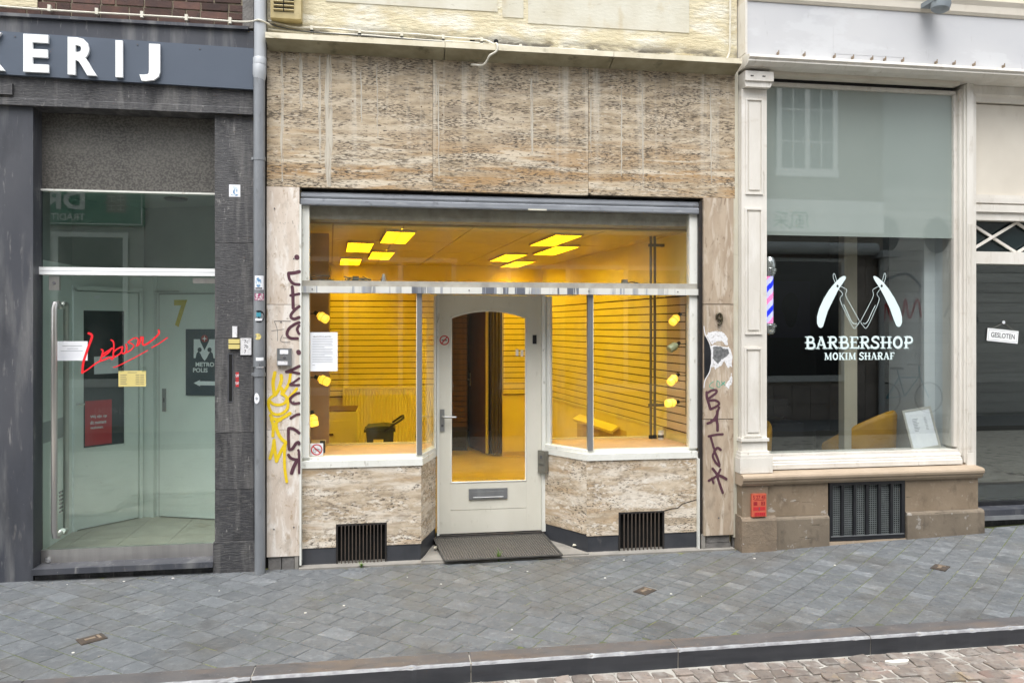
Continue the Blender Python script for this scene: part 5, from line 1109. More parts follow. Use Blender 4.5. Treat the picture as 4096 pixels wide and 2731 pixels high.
bn = thing("waste_bin", "dark green wheeled waste bin by the radiator", "bin", (-.17, 3.15, .1))
bmv = MB(); 
bmv.mesh([(-.295, 3.02, .1), (-.045, 3.02, .1), (-.045, 3.28, .1), (-.295, 3.28, .1), (-.335, 2.98, .69), (-.005, 2.98, .69), (-.005, 3.32, .69), (-.335, 3.32, .69)], [(0, 3, 2, 1), (0, 1, 5, 4), (1, 2, 6, 5), (2, 3, 7, 6), (3, 0, 4, 7), (4, 5, 6, 7)]).build("body", "bin_green", bn, .012)
box("rim", -.36, .012, 2.965, 3.335, .69, .715, "bin_green", bn, .008)
prism("lid", [(-.345, .716), (.01, .716), (-.01, .748), (-.12, .76), (-.32, .748)], 2.97, 3.33, "bin_green", bn, bevel=.008)
tube("handle", [(-.12, 2.955, .70), (-.02, 2.95, .77), (.09, 2.96, .84), (.11, 3.0, .85), (.11, 3.26, .85), (.09, 3.3, .84), (-.02, 3.34, .76)], .014, "lamp_black", bn, 8)
box("label_plate", -.25, -.13, 2.984, 2.992, .55, .60, "white_lacquer", bn, 0)
for x in (-.30, -.06): MB().lathe([(.05, -.015), (.05, .015)], (x, 3.3, .15), 14, M=Matrix.Rotation(R(90), 4, 'Y')).build("wheel", "lamp_black", bn)
# dark back room seen through the door
br = thing("back_room", "dark back room behind the doorway of the lit shop", "room", (1.1, 5.5, .1))
box("wall", .0, .1, BY+.101, 7.3, .1, 2.8, "wood_black", br, 0); box("wall", 2.5, 2.6, BY+.101, 7.3, .1, 2.8, "wood_black", br, 0)
box("wall", .0, 2.6, 7.3, 7.4, .1, 2.8, "wood_black", br, 0); box("ceiling_board", .0, 2.6, BY+.101, 7.4, 2.8, 2.9, "wood_black", br, 0)
sw = box("slat_panel", .55, 1.08, 5.12, 5.2, .1, 2.79, "wood_black", br, 0)
for k in range(30): box("slat", .55, 1.075, 5.105, 5.1195, .45+k*PZ+.006, .45+(k+1)*PZ-.003, "wood_dark", sw, 0)
box("doorway_jamb", OX0-.004, OX0+.01, BY-.03, BY+.1, .1, 2.36, "wood_dark", br, 0)
dr_ = thing("inner_door", "brown wooden door standing ajar in the dark doorway of the lit shop", "door", (1.27, 4.9, .1))
Md = Matrix.Translation((1.33, 4.70, 0)) @ Matrix.Rotation(R(104), 4, 'Z')
MB().box(0, .72, -.02, .02, .115, 2.28, M=Md).build("leaf", "wood_dark", dr_, .003)
MB().box(-.004, .0, -.021, .021, .115, 2.28, M=Md).build("edge", "white_lacquer", dr_)
tube("handle", [Md @ Vector(p) for p in ((.66, .02, 1.15), (.66, .06, 1.15), (.57, .06, 1.15))], .009, "steel_bright", dr_)
MB().box(.645, .675, .02, .027, 1.05, 1.25, M=Md).build("handle_plate", "steel_bright", dr_)
cu_ = thing("curtain", "dark hanging curtain at the right side of the doorway", "curtain", (1.44, 4.65, .13))
mb = MB(); n = 40; pa = []
for k in range(n+1):
    u = k/n; pa.append((1.36+.165*u, BY-.035+.022*math.sin(u*22)+.01*math.sin(u*9)))
for k in range(n): mb.face([(*pa[k], .14), (*pa[k+1], .14), (*pa[k+1], 2.34), (*pa[k], 2.34)])
mb.build("cloth", "curtain", cu_, smooth=True, weld=True)
tube("rod", [(.8, BY-.035, 2.35), (1.56, BY-.035, 2.35)], .01, "lamp_black", cu_, 8)
# odds and ends on the ledge over the door
cn = thing("lamp_cone", "small grey metal cone standing on the dusty ledge above the left window", "cone", (-.09, .30, 2.3325))
MB().lathe([(.026, 0), (.024, .02), (.012, .072), (.0, .075)], (-.09, .30, 2.3325), 14).build("shell", "steel", cn, smooth=True)
MB().lathe([(.03, 0), (.03, .006)], (-.09, .30, 2.33251), 14).build("base", "lamp_grey", cn, smooth=True)
for (lb, cx_, nn, sd) in (("tangled cable heap with a socket on the dusty ledge above the notice", -.32, 9, 2), ("flat coil of cable on the dusty ledge at the left jamb", -.60, 6, 7)):
    rn = random.Random(sd); t = thing("cable_heap", lb, "cable", (cx_, .28, 2.3325))
    for k in range(3):
        a0 = rn.uniform(0, 6); pts = [(cx_+rn.uniform(.03, .12)*math.cos(a0+q*1.1)*1.2, .30+rn.uniform(.03, .08)*math.sin(a0+q*1.1), 2.338+rn.uniform(0, .045)*(k*.5)) for q in range(nn)]
        tube("loop", spline(pts, 6), .004, "grey_box", t, 6)
    box("socket", cx_-.03, cx_+.02, .26, .31, 2.3325, 2.3325+(.05 if sd == 2 else .02), "grey_box", t, .006)
t = thing("junction_box", "small dark junction box on the dusty ledge above the right window", "box", (2.05, .3, 2.3325))
box("housing", 2.03, 2.075, .28, .33, 2.3325, 2.378, "grey_box", t, .004); tube("lead", spline([(2.07, .3, 2.345), (2.13, .31, 2.356), (2.2, .3, 2.340), (2.28, .3, 2.339)]), .005, "lamp_black", t, 6)
pl = box("paper_scrap", .62, .74, .26, .36, 2.33255, 2.302, "concrete", None, .003); tag(pl, "flat dusty packet on the ledge above the cream door", "litter")

# ---------------------------------------------------------------- right: cream barber front
bar_ = thing("shop_building", "cream painted shop front with tall window and brown plinth, right of the travertine", "building", (4.6, .2, 0))
CP = "cream_paint"
box("fascia_board", 3.022, 8.6, -.12, .2, 4.312, 4.775, "fascia_paint", bar_, .003)
box("fascia_patch", 3.83, 4.55, -.1215, -.1205, 4.36, 4.60, "fascia_paint", bar_, 0)
MB().prism([(-.13, 4.776), (-.145, 4.80), (-.15, 4.86), (-.17, 4.9), (.2, 4.9), (.2, 4.776)], 3.01, 8.6, 'x').build("upper_moulding", "cream_panel", bar_, .003)
box("upper_wall", 3.0, 8.6, -.02, .3, 4.9, 7.5, "plaster_pale", bar_, 0)
box("fascia_edge", 3.002, 3.021, -.13, .2, 4.32, 4.775, CP, bar_, .003)
MB().prism([(-.135, 4.311), (-.15, 4.30), (-.21, 4.285), (-.215, 4.262), (-.195, 4.248), (-.20, 4.232), (-.16, 4.205), (-.10, 4.20), (.2, 4.20), (.2, 4.311)], 3.0, 8.6, 'x').build("cornice", CP, bar_, .003)
for x in (3.30, 3.545, 3.83, 4.005, 4.19, 4.315, 4.49, 4.82, 5.0, 5.2, 5.5):
    hk = MB().box(x-.006, x+.006, -.15, -.121, 4.318, 4.34).box(x-.003, x+.003, -.153, -.147, 4.318, 4.352); hk.build("hook", "tan_paint", bar_, .001)
box("window_soffit", 3.26, 5.12, -.06, .2, 4.165, 4.199, "cream_panel", bar_, 0)
box("soffit_shade_strip", 3.26, 5.12, .03, .2, 4.142, 4.164, "dark_void", bar_, 0)  # near-black strip, paints in the shade below the cornice soffit
# pilaster with panels
def frame_panel(x0, x1, z0, z1, y, par):
    for (a, b, c, d) in ((x0, x1, z0, z0+.016), (x0, x1, z1-.016, z1), (x0, x0+.014, z0+.016, z1-.016), (x1-.014, x1, z0+.016, z1-.016)):
        box("panel_mould", a, b, y-.012, y, c, d, CP, par, .004)
    box("panel_field", x0+.03, x1-.03, y-.010, y, z0+.04, z1-.04, CP, par, .008)
pi = box("pilaster", 3.0, 3.235, -.06, .2, .98, 4.03, CP, bar_, .003)
frame_panel(3.035, 3.195, 3.11, 3.95, -.06, pi); frame_panel(3.03, 3.19, 1.885, 2.99, -.06, pi); frame_panel(3.025, 3.185, .99, 1.77, -.06, pi)
MB().prism([(3.012, 4.035), (3.24, 4.035), (3.262, 4.075), (3.262, 4.17), (3.005, 4.17), (3.005, 4.075)], -.115, .2).build("capital", CP, bar_, .004)
box("capital_block", 3.004, 3.264, -.13, .2, 4.085, 4.168, CP, bar_, .004)
for x in (3.055, 3.07, 3.165, 3.18): MB().lathe([(.006, 0), (.006, .003)], (x, -.1305, 4.125), 8, M=Matrix.Rotation(R(90), 4, 'X')).build("screw_hole", "dark_void", bar_)
for (x0, x1, y, z0, z1) in ((2.985, 3.245, -.085, .952, .979), (2.995, 3.235, -.068, .865, .951), (2.98, 3.25, -.088, .838, .864), (2.972, 3.262, -.10, .810, .837), (2.966, 3.268, -.105, .680, .809)): box("pilaster_base", x0, x1, y, .2, z0, z1, CP, bar_, .007)
# window frame
box("frame_head", 3.255, 5.165, .045, .12, 4.108, 4.141, CP, bar_, .003)
box("frame_jamb", 3.236, 3.268, .058, .12, .82, 4.14, CP, bar_, .003)
for (x0, x1, y0, z0, z1) in ((5.145, 5.178, .05, .84, 4.108), (5.1785, 5.205, .02, .76, 4.15), (5.2055, 5.225, -.005, .70, 4.18), (5.2255, 5.29, -.02, .665, 4.199)): box("window_post", x0, x1, y0, .2, z0, z1, CP, bar_, .005)
for k in range(3): box("post_flute", 5.236+k*.018, 5.246+k*.018, -.026, -.0195, .80, 2.9, CP, bar_, .003)
box("post_block", 5.223, 5.292, -.026, .0, .668, .79, CP, bar_, .003)
MB().prism([(.03, .815), (.03, .79), (.0, .775), (.0, .755), (-.012, .75), (-.012, .735), (-.022, .73), (-.022, .69), (.2, .69), (.2, .815)], 3.269, 5.1775, 'x').build("window_sill", CP, bar_, .003)
pn = pane("window_pane", 3.268, 5.146, .08, .815, 4.108, "glass_dark", bar_, .008)
pane("frosted_film", 3.269, 5.145, .0765, 2.776, 4.107, "film", bar_, .0025)
pane("frosted_film", 5.005, 5.145, .0765, .816, 2.775, "film", bar_, .0025) if False else None
# stone plinth
TP, TR_ = "tan_paint", "tan_rough"
def ledge(x0, x1, y):
    return MB().prism([(.1, .688), (y+.03, .672), (y+.006, .664), (y, .648), (y+.004, .628), (y+.02, .612), (y+.022, .60), (y+.045, .575), (.1, .575)], x0, x1, 'x')
ledge(2.968, 3.262, -.165).build("stone_ledge", "tan_ledge", bar_, .002)
ledge(3.263, 5.30, -.15).build("stone_ledge", "tan_ledge", bar_, .002)
box("plinth_pier", 2.985, 3.222, -.105, .2, .30, .574, TP, bar_, .006)
prism("plinth_wall", [(3.223, .29), (3.80, .29), (3.80, .573), (3.223, .573)], -.085, .2, TP, bar_, bevel=.004)
box("plinth_wall", 4.552, 5.283, -.085, .2, .29, .573, TP, bar_, .005)
box("plinth_wall", 3.80, 4.552, -.055, .2, .575, .60, TP, bar_, 0)
MB().prism([(-.13, -.1), (-.13, .27), (-.12, .29), (-.10, .305), (.2, .305), (.2, -.1)], 2.97, 3.292, 'x').build("plinth_foot", TR_, bar_, .006)
MB().prism([(-.11, -.1), (-.11, .262), (-.105, .275), (-.082, .288), (.2, .288), (.2, -.1)], 3.293, 3.80, 'x').build("plinth_foot", "tan_foot", bar_, .005)
MB().prism([(-.115, -.1), (-.115, .262), (-.108, .278), (-.08, .290), (.2, .290), (.2, -.1)], 4.552, 5.325, 'x').build("plinth_foot", "tan_foot", bar_, .006)
prism("grille_sill", [(3.74, -.05), (4.62, -.05), (4.61, .05), (4.3, .052), (4.1, .047), (3.79, .05)], -.10, .1, "tan_ledge", bar_, bevel=.006)
vg = thing("vent_grille", "black cellar vent with vertical bars over perforated plate in the brown plinth", "grille", (4.17, -.06, .05))
x0, x1, z0, z1 = 3.812, 4.542, .056, .572
MB().box(x0, x1, -.095, -.05, z1-.026, z1).box(x0, x1, -.095, -.05, z0, z0+.034).box(x0, x0+.03, -.094, -.05, z0+.034, z1-.026).box(x1-.03, x1, -.094, -.05, z0+.034, z1-.026).build("frame", "black_paint", vg, .003)
box("frame_lip", x0+.01, x1-.01, -.1, -.0955, z0+.036, z0+.044, "steel", vg, 0)
box("cavity", x0, x1, -.02, .25, z0, z1, "dark_void", vg, 0)
pm = MB()
xa, xb, za, zb_ = x0+.03, x1-.03, z0+.036, z1-.028; pitch = .019; nx_, nz_ = int((xb-xa)/pitch), int((zb_-za)/pitch)
for i in range(nx_+1): pm.box(xa+i*pitch, xa+i*pitch+.0055, -.064, -.060, za, zb_)
for j in range(nz_+1): pm.box(xa, xb, -.0645, -.0605, za+j*pitch, za+j*pitch+.0055)
pm.build("perforated_plate", "perforated", vg, kind="stuff")
for k in range(5):
    x = x0+.03+(x1-x0-.06)*(k+.82)/5.6
    box("bar", x-.013, x+.013, -.09, -.066, z0+.034, z1-.026, "black_paint", vg, .003)
op = thing("marker_plate", "orange plastic marker plate with digits on the brown plinth pier", "plate", (3.13, -.107, .305))
box("plate", 3.062, 3.196, -.128, -.1055, .306, .504, "orange_plastic", op, .006)
text("digits", "5 27 45", 3.072, 3.187, .458, .492, -.1288, "orange_dark", op, .02)
box("rule", 3.085, 3.175, -.1292, -.1282, .449, .453, "orange_dark", op, 0)
for (a, b, c, d, mt) in ((3.078, 3.112, .405, .437, "orange_dark"), (3.148, 3.182, .405, .437, "orange_dark"), (3.076, 3.186, .362, .392, "red_print"), (3.086, 3.186, .314, .344, "red_print")): box("digit_field", a, b, -.1296, -.1284, c, d, mt, op, 0)
text("digits", "2", 3.157, 3.173, .409, .433, -.1302, "orange_plastic", op, .02); text("digits", "1", 3.126, 3.134, .364, .388, -.1302, "ink", op, .02)
for k in range(5): box("tick", 3.098+k*.019, 3.102+k*.019, -.1302, -.1295, .316, .341, "orange_dark", op, 0)
# entrance at the right
box("entrance_wall", 5.2905, 5.36, .03, .25, .25, 4.198, CP, bar_, .004)
box("overdoor_panel", 5.36, 6.6, .10, .25, 3.195, 4.05, "cream_panel", bar_, .003)
MB().prism([(.02, 4.198), (.02, 4.12), (.05, 4.10), (.07, 4.06), (.25, 4.06), (.25, 4.198)], 5.29, 6.6, 'x').build("overdoor_moulding", CP, bar_, .004)
for (z0, z1, y) in ((3.165, 3.194, .075), (3.115, 3.164, .06), (3.10, 3.114, .085), (3.03, 3.099, .055), (2.955, 3.029, .075)): box("overdoor_rail", 5.36, 6.6, y, .25, z0, z1, CP, bar_, .006)
box("lattice_void", 5.36, 6.6, .17, .25, 2.66, 2.954, "dark_glass", bar_, 0)
la = MB()
for k in range(4):
    cx_ = 5.62+k*.52
    for s in (-1, 1):
        Mx = Matrix.Translation((cx_, .14+.008*s, 2.806)) @ Matrix.Rotation(s*R(29), 4, 'Y')
        MB().box(-.30, .30, -.012, .006, -.012, .012, M=Mx).build("lattice_bar", CP, bar_, .004)
box("door_head", 5.36, 6.6, .07, .25, 2.545, 2.659, CP, bar_, .005)
dd = thing("shop_door", None, None, (6.0, .15, .28)); attach(dd, bar_)
pane("door_pane", 5.362, 6.6, .16, .28, 2.544, "glass_dark", dd, .008)
box("bottom_rail", 5.362, 6.6, .15, .19, .25, .29, "black_paint", dd, .003)
box("door_step", 5.327, 8.6, .0, .25, .18, .249, "bluestone_smooth", bar_, .006)
box("door_step", 5.327, 8.6, .06, .25, -.1, .179, "bluestone", bar_, .006)
box("step_nosing", 5.327, 8.6, -.012, .02, .155, .195, "steel", bar_, .003)
box("entrance_pier", 6.6, 8.6, -.02, .25, -.1, 4.2, CP, bar_, .004)
gs = thing("closed_sign", "white GESLOTEN sign hung tilted behind the right glass door", "sign", (5.74, .15, 1.8))
Mg = Matrix.Translation((5.742, 0, 1.866)) @ Matrix.Rotation(R(5.5), 4, 'Y')
MB().box(-.165, .165, .148, .153, -.06, .06, M=Mg).build("board", "sign_white", gs, .002)
for (a, b, c, d) in ((-.15, .15, .046, .049), (-.15, .15, -.049, -.046), (-.153, -.150, -.049, .049), (.150, .153, -.049, .049)): MB().box(a, b, .1468, .1475, c, d, M=Mg).build("border_line", "ink_grey", gs)
text("lettering", "GESLOTEN", -.128, .128, -.022, .026, .1465, "ink", gs, .015, M=Mg)
tube("cord", [Mg @ Vector(p) for p in ((-.12, .152, .06), (.0, .153, .125), (.12, .152, .06))], .0025, "grey_box", gs, 5)
MB().lathe([(.014, 0), (.016, .006)], Mg @ Vector((0, .156, .13)), 12, M=Matrix.Rotation(R(90), 4, 'X')).build("suction_hook", "salon_white", gs)
# lettering on the barber glass
SER = {  # slab-serif letters: (stroke width, points) in a unit-high box; w = advance
 'B': (.74, [(.17, [(.2, 0), (.2, 1)]), (.13, [(.2, .96), (.48, .95), (.58, .76), (.48, .55), (.1, .51)]), (.15, [(.2, .51), (.56, .48), (.66, .26), (.54, .05), (.2, .04)]), (.06, [(.02, .97), (.3, .97)]), (.06, [(.02, .03), (.3, .03)]), (.06, [(.0, .5), (.2, .5)])]),
 'A': (.80, [(.09, [(.12, 0), (.36, .95)]), (.18, [(.38, 1), (.66, 0)]), (.07, [(.16, .42), (.4, .30), (.62, .42)]), (.06, [(0, .03), (.26, .03)]), (.06, [(.48, .03), (.8, .03)]), (.07, [(.24, .97), (.46, .97)])]),
 'R': (.78, [(.17, [(.2, 0), (.2, 1)]), (.13, [(.2, .96), (.5, .94), (.6, .75), (.5, .54), (.1, .5)]), (.17, [(.36, .5), (.66, 0)]), (.06, [(.02, .97), (.3, .97)]), (.06, [(.02, .03), (.36, .03)]), (.07, [(.56, .0), (.78, .1)]), (.06, [(0, .5), (.2, .5)])]),
 'E': (.70, [(.17, [(.2, 0), (.2, 1)]), (.09, [(.2, .95), (.62, .95)]), (.08, [(.06, .52), (.5, .52)]), (.1, [(.2, .05), (.66, .05)]), (.06, [(.02, .97), (.3, .97)]), (.06, [(.02, .03), (.3, .03)]), (.07, [(.6, .95), (.57, .78)]), (.08, [(.64, .05), (.66, .26)]), (.06, [(.47, .42), (.47, .62)])]),
 'S': (.66, [(.15, [(.56, .80), (.46, .95), (.26, .95), (.13, .78), (.2, .6), (.42, .48), (.55, .3), (.48, .1), (.3, .04), (.12, .1), (.07, .24)]), (.06, [(.57, 1), (.58, .72)]), (.06, [(.05, 0), (.05, .3)])]),
 'H': (.86, [(.17, [(.2, 0), (.2, 1)]), (.17, [(.66, 0), (.66, 1)]), (.09, [(.02, .5), (.84, .5)])]+[(.06, [(a, z), (a+.34, z)]) for a in (.03, .49) for z in (.03, .97)]),
 'O': (.80, [(.17, [(.4+.27*math.sin(t), .5+.44*math.cos(t)) for t in [k*math.pi/8 for k in range(17)]])]),
 'P': (.70, [(.17, [(.2, 0), (.2, 1)]), (.14, [(.2, .95), (.5, .93), (.62, .72), (.5, .48), (.06, .45)]), (.06, [(.02, .97), (.3, .97)]), (.06, [(.02, .03), (.38, .03)])]),
 'M': (1.0, [(.09, [(.16, 0), (.18, 1)]), (.17, [(.2, .97), (.48, .08)]), (.07, [(.48, .05), (.78, .97)]), (.17, [(.8, 1), (.82, 0)]), (.06, [(.02, .03), (.3, .03)]), (.06, [(.66, .03), (.98, .03)]), (.06, [(.02, .97), (.26, .97)]), (.06, [(.74, .97), (.96, .97)])]),
 'K': (.80, [(.17, [(.2, 0), (.2, 1)]), (.09, [(.28, .46), (.62, .96)]), (.17, [(.36, .56), (.66, .02)])]+[(.06, [(a, z), (a+.32, z)]) for a in (.03, .47) for z in (.03, .97)]),
 'I': (.42, [(.17, [(.2, 0), (.2, 1)]), (.06, [(.03, .97), (.37, .97)]), (.06, [(.03, .03), (.37, .03)])]),
 'F': (.66, [(.17, [(.2, 0), (.2, 1)]), (.09, [(.2, .95), (.6, .95)]), (.08, [(.04, .5), (.48, .5)]), (.06, [(.02, .97), (.3, .97)]), (.06, [(.02, .03), (.38, .03)]), (.07, [(.6, .97), (.57, .76)]), (.06, [(.46, .4), (.46, .6)])]), ' ': (.35, [])}
def serif(name, s, x0, x1, zb, zt, y, mat, parent, dx=0, dz=0, k=1.):
    tot = sum(SER[c][0] for c in s); sx = (x1-x0)/tot; sz = zt-zb; mb = MB(); x = 0; i = 0
    for c in s:
        w, st_ = SER[c]
        for (sw_, pts) in st_:
            P = [(x0+(x+p[0])*sx+dx, zb+p[1]*sz+dz) for p in pts]
            ribbon(mb, spline(P, 4) if len(P) > 2 else P, sw_*min(sx, sz)*k, y-1.2e-4*i, rnd=False, step=1e-6); i += 1
        x += w
    return mb.build(name, mat, parent)
serif("letter_shadow", "BARBERSHOP", 3.669, 4.742, 1.753, 1.862, .0758, "decal_shadow", bar_, .007, -.005)
serif("lettering", "BARBERSHOP", 3.669, 4.742, 1.755, 1.864, .0738, "decal_white", bar_, k=1.15)
serif("lettering", "MOKIM SHARAF", 3.859, 4.556, 1.652, 1.717, .0752, "decal_white", bar_, k=1.25)
for tr_ in (TR_RAZL, TR_RAZR): patch("razor_handle", [tuple(p) for p in tr_[0][1]], .0755, "decal_white", bar_)
strokes("razor_outline", TR_LINES, .0757, "decal_white", bar_, True, dy=1e-5)
for (x, z) in ((3.990, 2.323), (4.429, 2.328)): MB().face([(x+.011*math.cos(a), .0740, z+.013*math.sin(a)) for a in [k*.5236 for k in range(12)]]).build("razor_pivot", "black_paint", bar_)
# barber pole
bp = thing("barber_pole", "chrome barber pole with lit blue, white and pink stripes behind the window edge", "barber pole", (3.345, .16, 1.87))
C = (3.374, .165, 0); r_ = .034; mb = MB(); nz, na = 60, 36
for i in range(nz):
    for j in range(na):
        z0, z1 = 1.985+.425*i/nz, 1.985+.425*(i+1)/nz; a0, a1 = 2*math.pi*j/na, 2*math.pi*(j+1)/na
        ph = ((j+.5)/na-(i+.5)/nz*1.9+.17) % 1.0
        m = 0 if ph < .25 else (1 if ph < .5 else (0 if ph < .75 else 2))
        mb.face([(C[0]+r_*math.cos(a), C[1]+r_*math.sin(a), z) for a, z in ((a0, z0), (a1, z0), (a1, z1), (a0, z1))], m)
mb.build("striped_tube", ["stripe_white", "stripe_blue", "stripe_red"], bp, weld=True)
MB().lathe([(.042, 1.985), (.042, 2.41)], (C[0], C[1], 0), 24).build("glass_tube", "glass_clear", bp, smooth=True)
MB().lathe([(.046, 2.41), (.046, 2.425), (.058, 2.43), (.058, 2.448), (.066, 2.453), (.066, 2.478), (.056, 2.486), (.056, 2.53), (.05, 2.56), (.035, 2.585), (.0, 2.597)], (C[0], C[1], 0), 28).build("top_cap", "chrome", bp, smooth=True)
MB().lathe([(.0, 1.876), (.035, 1.884), (.052, 1.905), (.052, 1.945), (.066, 1.95), (.066, 1.968), (.056, 1.974), (.056, 1.983), (.046, 1.986)], (C[0], C[1], 0), 28).build("bottom_cap", "chrome", bp, smooth=True)
box("wall_bracket", 3.276, 3.34, .15, .18, 2.44, 2.47, "chrome", bp, .003)
# salon room
sr = thing("salon_room", "dark salon interior behind the barber window", "room", (5, 2.5, .3))
box("floor_slab", 3.0, 6.9, .26, 5, .15, .30, "salon_floor", sr, 0); box("ceiling_slab", 3.0, 6.9, .201, 5, 4.15, 4.3, "salon_wall", sr, 0)
box("wall", 3.0, 3.1, .201, 5, .1, 4.2, "salon_wall", sr, 0); box("wall", 6.9, 7.0, .201, 5, .1, 4.3, "salon_wall", sr, 0); box("wall", 3.0, 7.0, 5, 5.1, .1, 4.3, "salon_wall", sr, 0)
box("window_platform", 3.24, 5.2, .095, .30, .70, .80, "platform", sr, .004); box("platform_front", 3.24, 5.2, .28, .30, .3, .699, "salon_wall", sr, 0)
box("column", 4.40, 4.475, .62, .72, .30, 4.15, "salon_column", sr, .006); box("column_rib", 4.4755, 4.55, .64, .72, .30, 4.15, "salon_column", sr, .012)
box("side_return", 5.03, 5.145, .30, .34, .82, 4.15, "salon_white", sr, .004)
box("partition", 5.146, 5.24, .201, 1.0, .30, 4.15, "salon_white", sr, .004)
ps = thing("poster", "dark portrait poster on the salon wall behind the barber pole", "poster", (4.85, 2.5, 1.84))
box("stand_wall", 4.55, 5.2, 2.52, 2.56, .3, 2.6, "salon_wall", ps, 0)
box("sheet", 4.60, 5.12, 2.505, 2.519, 1.82, 2.52, "poster_dark", ps, 0)
MB().prism([(4.86+.12*math.cos(a)*(1 if math.sin(a) > 0 else .75), 2.16+.22*math.sin(a)) for a in [k*.314 for k in range(20)]], 2.5045, 2.502).build("head_silhouette", "poster_head", ps)
def tub_chair(label, x, y, rot, s=1.0):
    t = thing("tub_chair", label, "chair", (x, y, .3), "mustard tub chairs in the salon")
    M0 = Matrix.Translation((x, y, .3)) @ Matrix.Rotation(rot, 4, 'Z') @ Matrix.Scale(s, 4)
    mb = MB(); n = 28; prof = []
    a0, a1 = R(-40), R(220)
    V = []; 
    for k in range(n+1):
        u = k/n; a = a0+(a1-a0)*u
        hgt = .50+.36*math.sin(math.pi*u)**1.2
        ring_ = [(.33, .12), (.385, .32), (.40, hgt-.05), (.385, hgt-.012), (.365, hgt), (.345, hgt-.012), (.33, hgt-.06), (.30, .36), (.30, .12)]
        V.append([M0 @ Vector((rr*math.cos(a), rr*math.sin(a), zz)) for rr, zz in ring_])
    m = len(V[0]); flat = [p for r2 in V for p in r2]
    F = [(i*m+j, (i+1)*m+j, (i+1)*m+(j+1) % m, i*m+(j+1) % m) for i in range(n) for j in range(m)]+[tuple(range(m)), tuple(range(n*m+m-1, n*m-1, -1))]
    mb.mesh(flat, F).build("shell", "mustard", t, smooth=True)
    MB().lathe([(.0, .14), (.29, .14), (.305, .2), (.305, .34), (.28, .375), (.0, .39)], (0, 0, 0), 24, M=M0).build("seat_cushion", "mustard", t, smooth=True)
    MB().lathe([(.27, 0), (.27, .02), (.05, .04), (.04, .12), (.2, .139)], (0, 0, 0), 20, M=M0).build("base", "chrome", t, smooth=True)
tub_chair("mustard yellow tub chair seen from behind, in the middle of the barber window", 4.72, .92, R(-142), .95)
tub_chair("mustard yellow tub chair at the left edge of the barber window", 3.36, .82, R(-80), .85)
wb_ = thing("shampoo_basin", "grey shampoo basin on a dark unit in the salon", "basin", (4.05, 1.4, .3))
box("unit", 3.62, 4.35, 1.3, 1.9, .30, .92, "platform", wb_, .02)
MB().lathe([(.12, .0), (.2, .05), (.235, .14), (.25, .2), (.23, .215), (.2, .2), (.15, .08), (.0, .06)], (4.0, 1.5, .92), 24).build("bowl", "grey_basin", wb_, smooth=True)
box("headrest", 3.86, 4.14, 1.25, 1.33, 1.0, 1.18, "black_paint", wb_, .03)
pf = thing("price_list", "framed white price list leaning in the lower right of the barber window", "picture frame", (4.93, .2, .805))
Mp = Matrix.Translation((4.945, .15, .803)) @ Matrix.Rotation(R(-7.5), 4, 'Y') @ Matrix.Rotation(R(-12), 4, 'X')
a, h_ = .15, .39
MB().box(-a, a, 0, .012, 0, .022, M=Mp).box(-a, a, 0, .012, h_-.022, h_, M=Mp).box(-a, -a+.02, 0, .012, .022, h_-.022, M=Mp).box(a-.02, a, 0, .012, .022, h_-.022, M=Mp).build("frame", "price_frame", pf, .003)
MB().box(-a+.02, a-.02, .004, .010, .022, h_-.022, M=Mp).build("sheet", "paper", pf)
mb = MB()
for k in range(9):
    z = .29-k*.014
    for (u, v) in ((-.07, -.01-.01*(k % 3)), (.05, .075)): mb.mesh([Mp @ Vector(p) for p in ((u, .003, z), (v, .003, z), (v, .003, z+.005), (u, .003, z+.005))], [(0, 1, 2, 3)])
mb.build("printed_lines", "ink_grey", pf)
tube("stand_leg", [Mp @ Vector((0, .012, .3)), Vector((4.93, .275, .802))], .006, "grey_box", pf, 6)
so_ = thing("window_socket", "small white power socket behind the price list", "socket", (5.09, .26, .80))
box("housing", 5.07, 5.12, .24, .29, .80, .87, "salon_white", so_, .006); box("plug", 5.085, 5.105, .235, .24, .82, .85, "black_paint", so_, .002)
stl = thing("stool", "wooden-legged stool standing behind the right glass door", "stool", (6.0, 1.6, .3))
for (dx, dy) in ((-.2, -.15), (.2, -.15), (-.2, .2), (.2, .2)): tube("leg", [(6.0+dx*.5, 1.6+dy*.5, 1.0), (6.0+dx, 1.6+dy, .3)], .016, "wood_leg", stl, 8)
MB().lathe([(.0, .0), (.2, .0), (.21, .02), (.2, .05), (.0, .06)], (6.0, 1.6, 1.0), 20).build("seat", "salon_white", stl, smooth=True)
# lamp on the fascia
fl_ = thing("street_lamp", "grey dome lamp hanging at the top edge of the barber fascia", "lamp", (4.73, -.3, 4.75))
MB().lathe([(.0, -.03), (.05, -.028), (.075, -.01), (.08, .02), (.082, .05), (.06, .07), (.0, .075)], (4.735, -.30, 4.745), 24, M=Matrix.Rotation(R(10), 4, 'Y')).build("head", "lamp_grey", fl_, smooth=True)
MB().box(4.66, 4.81, -.34, -.12, 4.80, 4.84).build("arm", "lamp_grey", fl_, .01)

